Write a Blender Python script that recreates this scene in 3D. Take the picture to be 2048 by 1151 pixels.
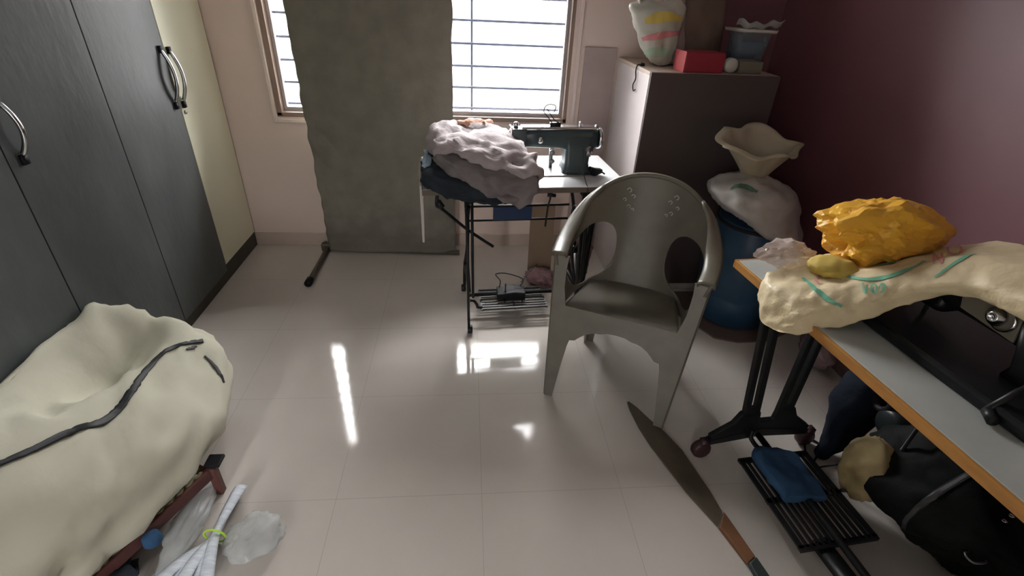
import bpy, bmesh, math, random
from mathutils import Vector, Matrix, noise
from mathutils.bvhtree import BVHTree
random.seed(7)
PI = math.pi
for o in list(bpy.data.objects): bpy.data.objects.remove(o)
scn = bpy.context.scene
COL = scn.collection

# ------------------------------------------------------------------ camera
CAMH = 1.55
FPX = 1000.0
R = ((0.9962650245648608, -0.003961141357539555, 0.0862572326702098),
     (-0.07581147516670633, -0.5183290184150652, 0.8518143277158015),
     (0.04133546977868993, -0.8551721101790098, -0.5166933722336241))
cd = bpy.data.cameras.new('camera'); cam = bpy.data.objects.new('camera', cd); COL.objects.link(cam)
cd.sensor_fit = 'HORIZONTAL'; cd.sensor_width = 36.0; cd.lens = 36.0*FPX/2048.0; cd.clip_start = 0.05
Rm = Matrix(((R[0][0], -R[0][1], -R[0][2]), (R[1][0], -R[1][1], -R[1][2]), (R[2][0], -R[2][1], -R[2][2])))
cam.matrix_world = Matrix.Translation((0, 0, CAMH)) @ Rm.to_4x4()
scn.camera = cam

# ------------------------------------------------------------------ world, lights, exposure
w = bpy.data.worlds.new('sky'); scn.world = w; w.use_nodes = True
bg = w.node_tree.nodes['Background']; bg.inputs['Color'].default_value = (0.99, 0.985, 0.975, 1); bg.inputs['Strength'].default_value = 7.5
_tc = w.node_tree.nodes.new('ShaderNodeTexCoord'); _sp = w.node_tree.nodes.new('ShaderNodeSeparateXYZ'); _mr = w.node_tree.nodes.new('ShaderNodeMapRange')
_mr.inputs['From Min'].default_value = 0.0; _mr.inputs['From Max'].default_value = 0.85; _mr.inputs['To Min'].default_value = 1.7; _mr.inputs['To Max'].default_value = 29.0   # overcast sky, brighter overhead
w.node_tree.links.new(_tc.outputs['Generated'], _sp.inputs[0]); w.node_tree.links.new(_sp.outputs['Z'], _mr.inputs['Value']); w.node_tree.links.new(_mr.outputs[0], bg.inputs['Strength'])
def area(name, loc, rot, sx, sy, e, col=(1, 1, 1), portal=False):
    l = bpy.data.lights.new(name, 'AREA'); l.shape = 'RECTANGLE'; l.size = sx; l.size_y = sy; l.energy = e; l.color = col
    if portal: l.cycles.is_portal = True
    o = bpy.data.objects.new(name, l); o.location = loc; o.rotation_euler = rot; COL.objects.link(o); return o
XL, XR, YB, YR, ZC = -1.402, 1.80, 3.133, -1.7, 2.75
WX0, WX1, WZ0, WZ1 = -1.115, 0.60, 0.84, 2.15           # window opening
area('window_portal', ((WX0+WX1)/2, YB+0.3, (WZ0+WZ1)/2), (-PI/2, 0, 0), WX1-WX0, WZ1-WZ0, 1, portal=True)
area('fill_gap_portal', (-0.98, YR-0.12, 1.025), (PI/2, 0, 0), 0.24, 2.05, 1, portal=True)  # portal at the rear gap, an unseen opening added for fill light
scn.view_settings.view_transform = 'Standard'; scn.view_settings.look = 'None'
scn.view_settings.gamma = 1.0; scn.view_settings.use_curve_mapping = False
scn.view_settings.exposure = 1.65

# ------------------------------------------------------------------ materials
def mat(name, col, rough=0.6, metal=0.0, var=None, vscale=6.0, bump=0.0, bscale=40.0, spec=0.5, stretch=(1, 1, 1), vpos=(0.35, 0.65), coat=0.0, alpha=1.0, sheen=0.0, transm=0.0, detail=4.0):
    m = bpy.data.materials.new(name); m.use_nodes = True; nt = m.node_tree; b = nt.nodes['Principled BSDF']
    b.inputs['Base Color'].default_value = (*col, 1); b.inputs['Roughness'].default_value = rough
    b.inputs['Metallic'].default_value = metal; b.inputs['Specular IOR Level'].default_value = spec
    b.inputs['Coat Weight'].default_value = coat; b.inputs['Alpha'].default_value = alpha
    b.inputs['Sheen Weight'].default_value = sheen; b.inputs['Transmission Weight'].default_value = transm
    tc = nt.nodes.new('ShaderNodeTexCoord'); mp = nt.nodes.new('ShaderNodeMapping'); mp.inputs['Scale'].default_value = stretch
    nt.links.new(tc.outputs['Object'], mp.inputs['Vector'])
    n = nt.nodes.new('ShaderNodeTexNoise'); n.inputs['Scale'].default_value = vscale; n.inputs['Detail'].default_value = detail
    nt.links.new(mp.outputs['Vector'], n.inputs['Vector'])
    cr = nt.nodes.new('ShaderNodeValToRGB'); cr.color_ramp.elements[0].position = vpos[0]; cr.color_ramp.elements[1].position = vpos[1]
    c2 = var if var else tuple(c*0.92 for c in col)
    cr.color_ramp.elements[0].color = (*col, 1); cr.color_ramp.elements[1].color = (*c2, 1)
    nt.links.new(n.outputs['Fac'], cr.inputs['Fac']); nt.links.new(cr.outputs['Color'], b.inputs['Base Color'])
    if bump > 0:
        n2 = nt.nodes.new('ShaderNodeTexNoise'); n2.inputs['Scale'].default_value = bscale; n2.inputs['Detail'].default_value = 5
        nt.links.new(mp.outputs['Vector'], n2.inputs['Vector'])
        bp = nt.nodes.new('ShaderNodeBump'); bp.inputs['Strength'].default_value = bump; bp.inputs['Distance'].default_value = 0.01
        nt.links.new(n2.outputs['Fac'], bp.inputs['Height']); nt.links.new(bp.outputs['Normal'], b.inputs['Normal'])
    return m
def floor_mat():
    m = mat('glossy floor tile', (0.60, 0.555, 0.51), 0.075, var=(0.55, 0.505, 0.465), vscale=1.8, spec=0.28)
    nt = m.node_tree; b = nt.nodes['Principled BSDF']
    src = b.inputs['Base Color'].links[0].from_socket
    g = nt.nodes.new('ShaderNodeNewGeometry'); s = nt.nodes.new('ShaderNodeSeparateXYZ'); nt.links.new(g.outputs['Position'], s.inputs[0])
    def line(out, off):
        a = nt.nodes.new('ShaderNodeMath'); a.operation = 'SUBTRACT'; nt.links.new(out, a.inputs[0]); a.inputs[1].default_value = off - 50*0.505
        d = nt.nodes.new('ShaderNodeMath'); d.operation = 'MODULO'; nt.links.new(a.outputs[0], d.inputs[0]); d.inputs[1].default_value = 0.505
        c = nt.nodes.new('ShaderNodeMath'); c.operation = 'LESS_THAN'; nt.links.new(d.outputs[0], c.inputs[0]); c.inputs[1].default_value = 0.0022
        return c.outputs[0]
    mx = nt.nodes.new('ShaderNodeMath'); mx.operation = 'MAXIMUM'; nt.links.new(line(s.outputs['X'], 0.042), mx.inputs[0]); nt.links.new(line(s.outputs['Y'], 1.650), mx.inputs[1])
    mc = nt.nodes.new('ShaderNodeMix'); mc.data_type = 'RGBA'; nt.links.new(mx.outputs[0], mc.inputs['Factor'])
    nt.links.new(src, mc.inputs['A']); mc.inputs['B'].default_value = (0.44, 0.405, 0.37, 1)
    nt.links.new(mc.outputs['Result'], b.inputs['Base Color'])
    # faint smears change the gloss
    n = nt.nodes.new('ShaderNodeTexNoise'); n.inputs['Scale'].default_value = 3.0; n.inputs['Detail'].default_value = 6
    nt.links.new(g.outputs['Position'], n.inputs['Vector'])
    mr = nt.nodes.new('ShaderNodeMapRange'); mr.inputs['From Min'].default_value = 0.3; mr.inputs['From Max'].default_value = 0.7
    mr.inputs['To Min'].default_value = 0.05; mr.inputs['To Max'].default_value = 0.11
    nt.links.new(n.outputs['Fac'], mr.inputs['Value']); nt.links.new(mr.outputs[0], b.inputs['Roughness'])
    return m
def glass_mat(name, tint=(1, 1, 1), gloss=0.12, rough=0.02):
    m = bpy.data.materials.new(name); m.use_nodes = True; nt = m.node_tree; out = nt.nodes['Material Output']
    t = nt.nodes.new('ShaderNodeBsdfTransparent'); t.inputs['Color'].default_value = (*tint, 1)
    gl = nt.nodes.new('ShaderNodeBsdfGlossy'); gl.inputs['Roughness'].default_value = rough
    mx = nt.nodes.new('ShaderNodeMixShader'); fr = nt.nodes.new('ShaderNodeFresnel'); fr.inputs['IOR'].default_value = 1.3
    nt.links.new(fr.outputs[0], mx.inputs[0]); nt.links.new(t.outputs[0], mx.inputs[1]); nt.links.new(gl.outputs[0], mx.inputs[2])
    nt.links.new(mx.outputs[0], out.inputs['Surface']); return m
def plastic_film(name, col, op=0.4, rough=0.25):
    m = bpy.data.materials.new(name); m.use_nodes = True; nt = m.node_tree; out = nt.nodes['Material Output']; b = nt.nodes['Principled BSDF']
    b.inputs['Base Color'].default_value = (*col, 1); b.inputs['Roughness'].default_value = rough
    t = nt.nodes.new('ShaderNodeBsdfTransparent'); mx = nt.nodes.new('ShaderNodeMixShader')
    n = nt.nodes.new('ShaderNodeTexNoise'); n.inputs['Scale'].default_value = 9.0
    tc = nt.nodes.new('ShaderNodeTexCoord'); nt.links.new(tc.outputs['Object'], n.inputs['Vector'])
    mr = nt.nodes.new('ShaderNodeMapRange'); mr.inputs['From Min'].default_value = 0.3; mr.inputs['From Max'].default_value = 0.7
    mr.inputs['To Min'].default_value = op-0.15; mr.inputs['To Max'].default_value = op+0.15
    nt.links.new(n.outputs['Fac'], mr.inputs['Value']); nt.links.new(mr.outputs[0], mx.inputs[0])
    nt.links.new(t.outputs[0], mx.inputs[1]); nt.links.new(b.outputs[0], mx.inputs[2]); nt.links.new(mx.outputs[0], out.inputs['Surface']); return m

M = {}
M['floor'] = floor_mat()
M['wall'] = mat('pinkish beige wall paint', (0.80, 0.655, 0.585), 0.7, var=(0.77, 0.63, 0.56), vscale=2.0, bump=0.05, bscale=60)
M['plum'] = mat('plum wall paint', (0.200, 0.075, 0.095), 0.46, var=(0.175, 0.064, 0.081), vscale=1.5, bump=0.10, bscale=5, spec=0.9)
M['ceil'] = mat('white ceiling paint', (0.82, 0.81, 0.79), 0.8)
M['rear'] = mat('cream wall paint', (0.62, 0.57, 0.50), 0.8)
M['skirt'] = mat('beige skirting tile', (0.60, 0.49, 0.43), 0.25, var=(0.55, 0.45, 0.39))
M['skirt_r'] = mat('dull pink skirting tile', (0.30, 0.21, 0.21), 0.25, var=(0.24, 0.16, 0.17), vscale=12)
M['trim'] = mat('pale pink window surround', (0.80, 0.68, 0.62), 0.5)
M['wframe'] = mat('brown window frame', (0.27, 0.19, 0.15), 0.45)
M['sash'] = mat('grey aluminium sash', (0.42, 0.38, 0.38), 0.4, metal=0.3)
M['grille'] = mat('dark painted grille bar', (0.062, 0.072, 0.098), 0.9, spec=0.0)
M['glass'] = glass_mat('window glass')
M['ward'] = mat('charcoal woodgrain laminate', (0.078, 0.088, 0.088), 0.42, var=(0.125, 0.138, 0.138), vscale=4.5, stretch=(1, 1.2, 0.55), bump=0.12, bscale=28, vpos=(0.3, 0.75))
M['cream'] = mat('cream laminate', (0.80, 0.80, 0.62), 0.32, var=(0.78, 0.78, 0.60), vscale=2)
M['kick'] = mat('dark kickboard', (0.05, 0.045, 0.03), 0.5)
M['gap'] = mat('dark carcass board', (0.03, 0.03, 0.032), 0.7)
M['chrome'] = mat('bright chrome', (0.75, 0.77, 0.8), 0.16, metal=1.0)
M['steel'] = mat('worn steel', (0.42, 0.42, 0.42), 0.35, metal=0.9)
M['blackp'] = mat('black plastic', (0.010, 0.010, 0.013), 0.55, spec=0.25)
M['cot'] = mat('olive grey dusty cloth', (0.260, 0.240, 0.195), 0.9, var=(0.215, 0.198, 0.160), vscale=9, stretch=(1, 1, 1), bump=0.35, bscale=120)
M['cottube'] = mat('dull olive painted tube', (0.10, 0.09, 0.06), 0.5)
M['iron'] = mat('black cast iron', (0.007, 0.008, 0.010), 0.42, var=(0.012, 0.013, 0.014), vscale=30, spec=0.35)
M['iron_g'] = mat('grey black worn iron', (0.05, 0.05, 0.052), 0.45, var=(0.03, 0.03, 0.03), vscale=30)
M['lam'] = mat('white laminate', (0.72, 0.73, 0.75), 0.22)
M['lam2'] = mat('greyish white laminate', (0.50, 0.52, 0.50), 0.20, var=(0.42, 0.44, 0.42), vscale=4)
M['brownedge'] = mat('brown edge band', (0.16, 0.12, 0.10), 0.5)
M['orange'] = mat('orange brown edging wood', (0.50, 0.235, 0.06), 0.45, var=(0.38, 0.17, 0.04), vscale=8, stretch=(4, 1, 4), bump=0.1)
M['motor'] = mat('dark motor enamel', (0.015, 0.02, 0.022), 0.4, spec=0.4)
M['teal'] = mat('grey green machine enamel', (0.060, 0.085, 0.092), 0.28, var=(0.05, 0.072, 0.08), spec=0.6)
M['pclo'] = mat('pale pinkish grey cloth', (0.50, 0.44, 0.45), 0.9, var=(0.42, 0.37, 0.38), vscale=14, bump=0.3)
M['gclo'] = mat('mauve grey cloth', (0.25, 0.22, 0.225), 0.9, var=(0.20, 0.175, 0.18), vscale=14, bump=0.3)
M['nclo'] = mat('dark navy cloth', (0.022, 0.032, 0.045), 0.9, var=(0.015, 0.022, 0.032), vscale=14, bump=0.3)
M['peach'] = mat('peach cloth', (0.68, 0.38, 0.28), 0.9, bump=0.2)
M['lblue'] = mat('pale blue cloth', (0.40, 0.52, 0.66), 0.8, bump=0.2)
M['chair'] = mat('scuffed grey olive plastic', (0.170, 0.157, 0.125), 0.36, var=(0.135, 0.124, 0.098), vscale=9, bump=0.04, bscale=20, detail=8)
M['cabf'] = mat('brown grey laminate', (0.090, 0.070, 0.070), 0.42, var=(0.078, 0.060, 0.060), vscale=3)
M['cabs'] = mat('white laminate side', (0.66, 0.60, 0.60), 0.4)
M['cabt'] = mat('tan laminate top', (0.50, 0.40, 0.33), 0.5)
M['blue'] = mat('dark blue plastic', (0.018, 0.062, 0.125), 0.42, var=(0.014, 0.047, 0.095), vscale=5)
M['sackw'] = mat('white woven plastic sack', (0.50, 0.47, 0.45), 0.5, var=(0.40, 0.38, 0.36), vscale=10, bump=0.3, bscale=25)
M['sackk'] = mat('khaki cream sack cloth', (0.50, 0.45, 0.35), 0.8, var=(0.43, 0.38, 0.27), vscale=7, bump=0.2)
M['greenp'] = mat('faded green print', (0.10, 0.20, 0.15), 0.6)
M['sackc'] = mat('cream woven plastic sack', (0.74, 0.62, 0.40), 0.5, var=(0.68, 0.56, 0.35), vscale=7, bump=0.5, bscale=34)
M['gprint'] = mat('green printing ink', (0.16, 0.47, 0.32), 0.5)
M['pprint'] = mat('pink printing ink', (0.62, 0.30, 0.28), 0.5)
M['yellow'] = mat('amber yellow plastic bag', (0.88, 0.48, 0.04), 0.42, var=(0.72, 0.37, 0.06), vscale=5, transm=0.0, bump=0.15, bscale=14)
M['ylw2'] = mat('dull yellow cloth', (0.58, 0.43, 0.10), 0.8, bump=0.2)
M['film'] = plastic_film('pinkish clear plastic film', (0.68, 0.58, 0.54), 0.6)
M['film2'] = plastic_film('milky clear plastic film', (0.60, 0.62, 0.62), 0.45)
M['maroon'] = mat('maroon plastic', (0.050, 0.018, 0.022), 0.45)
M['bcl'] = mat('blue cloth', (0.025, 0.085, 0.19), 0.85, var=(0.02, 0.065, 0.15), vscale=12, bump=0.3)
M['blkbag'] = mat('black nylon', (0.004, 0.0045, 0.0045), 0.7, var=(0.008, 0.009, 0.009), vscale=10, bump=0.3, spec=0.15)
M['khaki'] = mat('mustard khaki cloth', (0.42, 0.33, 0.17), 0.6, var=(0.24, 0.17, 0.07), vscale=7, bump=0.3)
M['navy'] = mat('dark navy fabric', (0.006, 0.009, 0.018), 0.85, var=(0.010, 0.015, 0.024), vscale=10, bump=0.3, spec=0.15)
M['blade'] = mat('dull olive brown blade', (0.105, 0.085, 0.055), 0.5, var=(0.075, 0.060, 0.038), vscale=7, bump=0.1)
M['bladeo'] = mat('rust orange wood', (0.22, 0.095, 0.04), 0.55, var=(0.16, 0.07, 0.03), vscale=12)
M['grip'] = mat('dark green grip', (0.03, 0.042, 0.042), 0.5)
M['canvas'] = mat('off white canvas', (0.56, 0.545, 0.44), 0.85, var=(0.51, 0.495, 0.39), vscale=3.5, bump=0.12, bscale=30)
M['zip'] = mat('black zipper tape', (0.012, 0.012, 0.014), 0.6)
M['redbr'] = mat('red brown painted steel', (0.12, 0.042, 0.035), 0.5, var=(0.09, 0.03, 0.025), vscale=20)
M['rope'] = mat('olive rope', (0.14, 0.13, 0.07), 0.8)
M['paper'] = mat('white printed paper', (0.74, 0.79, 0.84), 0.6, var=(0.55, 0.60, 0.68), vscale=24, stretch=(1, 6, 1))
M['lime'] = mat('lime rubber', (0.45, 0.72, 0.06), 0.5)
M['red'] = mat('bright red card', (0.55, 0.045, 0.05), 0.5)
M['redd'] = mat('red card face', (0.35, 0.03, 0.05), 0.5)
M['brbag'] = mat('brown paper', (0.21, 0.14, 0.11), 0.7, var=(0.16, 0.11, 0.085), vscale=6, bump=0.3, bscale=12)
M['bagw'] = mat('white plastic bag', (0.62, 0.60, 0.52), 0.4, var=(0.55, 0.54, 0.48), vscale=14, bump=0.3, bscale=22)
M['pyel'] = mat('yellow print', (0.72, 0.55, 0.13), 0.5)
M['ppink'] = mat('pink print', (0.72, 0.27, 0.28), 0.5)
M['pgrn'] = mat('pale green print', (0.42, 0.56, 0.42), 0.5)
M['grybx'] = mat('grey olive card', (0.20, 0.18, 0.14), 0.6)
M['wht'] = mat('off white plastic', (0.62, 0.60, 0.56), 0.4)
M['clearb'] = plastic_film('clear bluish plastic', (0.30, 0.36, 0.42), 0.5, 0.15)
M['card'] = mat('brown cardboard', (0.30, 0.21, 0.14), 0.8)
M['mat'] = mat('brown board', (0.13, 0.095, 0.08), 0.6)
M['pink'] = mat('faded pink net cloth', (0.40, 0.24, 0.25), 0.85, var=(0.26, 0.14, 0.16), vscale=30, bump=0.5)
M['plate'] = mat('blue painted plate', (0.02, 0.045, 0.12), 0.4)
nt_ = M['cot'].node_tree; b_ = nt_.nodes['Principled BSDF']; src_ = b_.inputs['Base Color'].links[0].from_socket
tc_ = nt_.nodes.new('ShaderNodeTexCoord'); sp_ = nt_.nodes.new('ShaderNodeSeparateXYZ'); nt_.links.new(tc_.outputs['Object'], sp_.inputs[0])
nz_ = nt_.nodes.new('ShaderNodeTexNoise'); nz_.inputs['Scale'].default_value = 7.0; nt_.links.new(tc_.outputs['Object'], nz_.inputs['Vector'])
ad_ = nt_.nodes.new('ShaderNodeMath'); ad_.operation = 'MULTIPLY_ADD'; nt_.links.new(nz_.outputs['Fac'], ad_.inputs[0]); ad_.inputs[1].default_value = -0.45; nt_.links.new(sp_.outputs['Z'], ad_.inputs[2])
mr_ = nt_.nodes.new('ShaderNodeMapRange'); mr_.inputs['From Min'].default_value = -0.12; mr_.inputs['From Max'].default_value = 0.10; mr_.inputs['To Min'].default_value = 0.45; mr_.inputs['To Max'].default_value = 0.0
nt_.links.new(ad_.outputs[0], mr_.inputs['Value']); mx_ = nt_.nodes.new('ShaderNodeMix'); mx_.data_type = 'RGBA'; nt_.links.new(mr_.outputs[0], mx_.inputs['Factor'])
nt_.links.new(src_, mx_.inputs['A']); mx_.inputs['B'].default_value = (0.075, 0.065, 0.055, 1); nt_.links.new(mx_.outputs['Result'], b_.inputs['Base Color'])   # colour darkens unevenly towards the foot of the cloth
M['ivory'] = mat('ivory cloth', (0.52, 0.46, 0.36), 0.8, bump=0.2)
M['ply'] = mat('mauve painted board', (0.46, 0.36, 0.34), 0.6)

# ------------------------------------------------------------------ mesh helpers
def V(*a): return Vector(a)
def cr(P, t, closed=False):
    n = len(P)
    if closed:
        i = int(math.floor(t)); f = t-i; p = [P[(i+k-1) % n] for k in range(4)]
    else:
        i = min(int(math.floor(t)), n-2); f = t-i
        p = [P[max(0, min(n-1, i+k-1))] for k in range(4)]
    a, b, c, d = p
    return 0.5*((2*b)+(c-a)*f+(2*a-5*b+4*c-d)*f*f+(3*b-a-3*c+d)*f**3)
def smooth_path(pts, k=6, closed=False):
    P = [Vector(p) for p in pts]; n = len(P); m = n if closed else n-1
    out = [cr(P, i/k, closed) for i in range(m*k)]
    if not closed: out.append(P[-1].copy())
    return out
class MB:
    def __init__(s): s.v = []; s.f = []
    def add(s, vs, fs):
        o = len(s.v); s.v += [Vector(v) for v in vs]; s.f += [tuple(i+o for i in f) for f in fs]; return s
    def box(s, x0, x1, y0, y1, z0, z1):
        vs = [(x, y, z) for z in (z0, z1) for y in (y0, y1) for x in (x0, x1)]
        return s.add(vs, [(0, 2, 3, 1), (4, 5, 7, 6), (0, 1, 5, 4), (2, 6, 7, 3), (0, 4, 6, 2), (1, 3, 7, 5)])
    def bar(s, a, b, wx, wy, up=(0, 0, 1), wx2=None, wy2=None):
        a = Vector(a); b = Vector(b); d = (b-a).normalized(); u = Vector(up)
        if abs(d.dot(u)) > 0.98: u = Vector((0, 1, 0))
        x = d.cross(u).normalized(); y = x.cross(d)
        wx2 = wx if wx2 is None else wx2; wy2 = wy if wy2 is None else wy2
        vs = []
        for p, p1, p2 in ((a, wx, wy), (b, wx2, wy2)):
            for sx, sy in ((-1, -1), (1, -1), (1, 1), (-1, 1)): vs.append(p+x*sx*p1/2+y*sy*p2/2)
        return s.add(vs, [(3, 2, 1, 0), (4, 5, 6, 7), (0, 1, 5, 4), (1, 2, 6, 5), (2, 3, 7, 6), (3, 0, 4, 7)])
    def tube(s, pts, r, n=10, closed=False, flat=1.0, up=None, cap=True):
        P = [Vector(p) for p in pts]; m = len(P); rings = []
        t = (P[1]-P[0]).normalized(); u = Vector(up) if up else (Vector((0, 0, 1)) if abs(t.z) < 0.9 else Vector((1, 0, 0)))
        x = t.cross(u).normalized()
        for i in range(m):
            if closed: t = (P[(i+1) % m]-P[i-1]).normalized()
            else: t = (P[min(i+1, m-1)]-P[max(i-1, 0)]).normalized()
            if up: x = t.cross(Vector(up)); x = x.normalized() if x.length > 1e-5 else Vector((1, 0, 0))
            else: x = (x-t*x.dot(t)).normalized()
            y = x.cross(t); rr = r[i] if isinstance(r, (list, tuple)) else r
            rings.append([P[i]+x*math.cos(2*PI*k/n)*rr+y*math.sin(2*PI*k/n)*rr*flat for k in range(n)])
        return s.rings(rings, closed=closed, cap=cap)
    def rings(s, rings, closed=False, cap=True):
        n = len(rings[0]); o = len(s.v); m = len(rings)
        for rg in rings: s.v += [Vector(p) for p in rg]
        for i in range(m if closed else m-1):
            j = (i+1) % m
            for k in range(n):
                l = (k+1) % n; s.f.append((o+i*n+k, o+i*n+l, o+j*n+l, o+j*n+k))
        if cap and not closed:
            s.f.append(tuple(o+k for k in reversed(range(n)))); s.f.append(tuple(o+(m-1)*n+k for k in range(n)))
        return s
    def lathe(s, prof, c=(0, 0, 0), n=32, axis='z', cap=True):
        c = Vector(c); rings = []
        for r, h in prof:
            rg = []
            for k in range(n):
                a = 2*PI*k/n; p = (r*math.cos(a), r*math.sin(a), h)
                if axis == 'x': p = (h, p[0], p[1])
                if axis == 'y': p = (p[0], h, p[1])
                rg.append(c+Vector(p))
            rings.append(rg)
        return s.rings(rings, cap=cap)
    def prism(s, poly, fn0, fn1):
        n = len(poly); o = len(s.v); s.v += [Vector(fn0(*p)) for p in poly]+[Vector(fn1(*p)) for p in poly]
        s.f.append(tuple(o+k for k in range(n))); s.f.append(tuple(o+n+k for k in reversed(range(n))))
        for k in range(n): l = (k+1) % n; s.f.append((o+k, o+n+k, o+n+l, o+l))
        return s
    def grid(s, fn, nu, nv, skip=None):
        o = len(s.v)
        for j in range(nv+1):
            for i in range(nu+1): s.v.append(Vector(fn(i/nu, j/nv)))
        for j in range(nv):
            for i in range(nu):
                if skip and skip((i+.5)/nu, (j+.5)/nv): continue
                a = o+j*(nu+1)+i; s.f.append((a, a+1, a+nu+2, a+nu+1))
        return s
    def loft(s, secs, ku=4, kv=4, disp=None, squash=True):
        # secs: list of closed control rings of equal count
        rows = [smooth_path(sc, kv, True) for sc in secs]; m = len(rows[0]); rings = []
        for i in range((len(secs)-1)*ku+1):
            rings.append([cr([r[k] for r in rows], min(i/ku, len(secs)-1-1e-6)) for k in range(m)])
        for _ in range(1):
            c0 = sum(rings[0], Vector())/m; c1 = sum(rings[-1], Vector())/m
        d0 = (rings[0][0]-rings[1][0]).length*0.3
        def capring(rg, c, f): return [c+(p-c)*f for p in rg]
        n0 = (c0-sum(rings[1], Vector())/m); n1 = (c1-sum(rings[-2], Vector())/m)
        pre = [[p+n0*e for p in capring(rings[0], c0, f)] for f, e in ((0.05, .45), (.45, .42), (.75, .3), (.92, .14))]
        post = [[p+n1*e for p in capring(rings[-1], c1, f)] for f, e in ((.92, .14), (.75, .3), (.45, .42), (0.05, .45))]
        rings = pre+rings+post
        b = MB(); b.rings(rings)
        if disp:
            me = bpy.data.meshes.new('t'); me.from_pydata([tuple(v) for v in b.v], [], b.f); bm = bmesh.new(); bm.from_mesh(me)
            bmesh.ops.recalc_face_normals(bm, faces=bm.faces); bm.normal_update(); bm.verts.ensure_lookup_table()
            nv = [v.co + v.normal*disp(v.co) for v in bm.verts]; b.v = nv; bm.free(); bpy.data.meshes.remove(me)
        return s.add(b.v, b.f)
def folds(scale=(6, 6, 6), amp=0.01, seed=0, sharp=True, det=3):
    def f(p):
        q = Vector((p.x*scale[0]+seed*7.3, p.y*scale[1]+seed*3.1, p.z*scale[2]-seed*5.7)); t = 0; a = 1
        for k in range(det):
            n = noise.noise(q); t += a*((0.5-abs(n)*2) if sharp else n); q = q*2.03; a *= 0.5
        return amp*t
    return f
def rotate_mb(mb, Mx): mb.v = [Mx @ v for v in mb.v]; return mb
def link(o): COL.objects.link(o); return o
def tag(o, label, cat, group=None, kind=None):
    if label: o['label'] = label
    if cat: o['category'] = cat
    if group: o['group'] = group
    if kind: o['kind'] = kind
    return o
def thing(name, label, cat, loc=(0, 0, 0), rz=0.0, group=None):
    o = bpy.data.objects.new(name, None); o.location = loc; o.rotation_euler = (0, 0, rz); o.empty_display_size = 0.05
    link(o); tag(o, label, cat, group); o['_m'] = 0; del o['_m']; return o
def wm(o):
    m = Matrix.Translation(o.location) @ o.rotation_euler.to_matrix().to_4x4()
    return (wm(o.parent) @ m) if o.parent else m
def part(name, mb, m, parent=None, world=False, bevel=0.0, smooth=None, subd=0, solid=0.0, label=None, origin=None, seg=2, kind=None):
    me = bpy.data.meshes.new(name)
    vs = mb.v
    if world and parent: inv = wm(parent).inverted(); vs = [inv @ v for v in vs]
    off = Vector((0, 0, 0))
    if origin is not None: off = Vector(origin); vs = [v-off for v in vs]
    me.from_pydata([tuple(v) for v in vs], [], mb.f); me.validate()
    bm = bmesh.new(); bm.from_mesh(me); bmesh.ops.recalc_face_normals(bm, faces=bm.faces); bm.to_mesh(me); bm.free()
    me.materials.append(M[m] if isinstance(m, str) else m)
    o = bpy.data.objects.new(name, me); o.location = off; link(o)
    if parent: o.parent = parent
    if smooth is None: smooth = not bevel
    if smooth:
        for p in me.polygons: p.use_smooth = True
    if solid: md = o.modifiers.new('solid', 'SOLIDIFY'); md.thickness = solid; md.offset = 0
    if bevel: md = o.modifiers.new('bevel', 'BEVEL'); md.width = bevel; md.segments = seg; md.limit_method = 'ANGLE'; md.angle_limit = 0.6
    if subd: md = o.modifiers.new('sub', 'SUBSURF'); md.levels = subd; md.render_levels = subd
    if label: o['label'] = label
    if kind: o['kind'] = kind
    return o
def sharpen(o, ang=0.7):
    me = o.data; bm = bmesh.new(); bm.from_mesh(me)
    for e in bm.edges:
        if len(e.link_faces) == 2 and e.calc_face_angle(0) > ang: e.smooth = False
    bm.to_mesh(me); bm.free(); return o
def single(name, mb, m, label, cat, origin=None, group=None, kind=None, **k):
    o = part(name, mb, m, None, origin=origin, **k); return tag(o, label, cat, group, kind)
def struct(name, mb, m, parent=None, **k):
    o = part(name, mb, m, parent, smooth=False, **k)
    if not parent: o['kind'] = 'structure'
    return o
def bvh_of(mb): return BVHTree.FromPolygons([tuple(v) for v in mb.v], mb.f)
RC = Matrix(R)
def ray_dir(u, v): return (RC @ Vector((u-1024, v-575.5, FPX))).normalized()
def on_surface(bvh, pts, lift=0.002):      # points lying on a modelled surface, found where the line of sight meets it
    out = []
    for u, v in pts:
        d = ray_dir(u, v); h = bvh.ray_cast(Vector((0, 0, CAMH)), d)
        if h[0] is not None:
            n = h[1] if h[1].dot(d) < 0 else -h[1]; out.append((h[0]+n*lift, n))
    return out
def ribbon(bvh, path, width, lift=0.002, k=8):
    P = [Vector((u, v, 0)) for u, v in path]; P = smooth_path(P, k)
    hp = on_surface(bvh, [(p.x, p.y) for p in P], lift); mb = MB()
    if len(hp) < 3: return mb
    m = len(hp)
    for i, (p, n) in enumerate(hp):
        t = hp[min(i+1, m-1)][0]-hp[max(i-1, 0)][0]
        if t.length < 1e-6: t = Vector((1, 0, 0))
        s = t.normalized().cross(n).normalized(); ww = width*(0.35+0.65*math.sin(PI*min(max(i/(m-1), 0.12), 0.88)))
        for q in (-1, -.33, .33, 1):
            pt = p+s*q*ww/2
            hh = bvh.find_nearest(pt); 
            if hh[0] is not None: nn = hh[1] if hh[1].dot(n) > 0 else -hh[1]; pt = hh[0]+nn*lift
            mb.v.append(pt)
    for i in range(m-1):
        for q in range(3): a = i*4+q; mb.f.append((a, a+1, a+5, a+4))
    return mb
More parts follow.
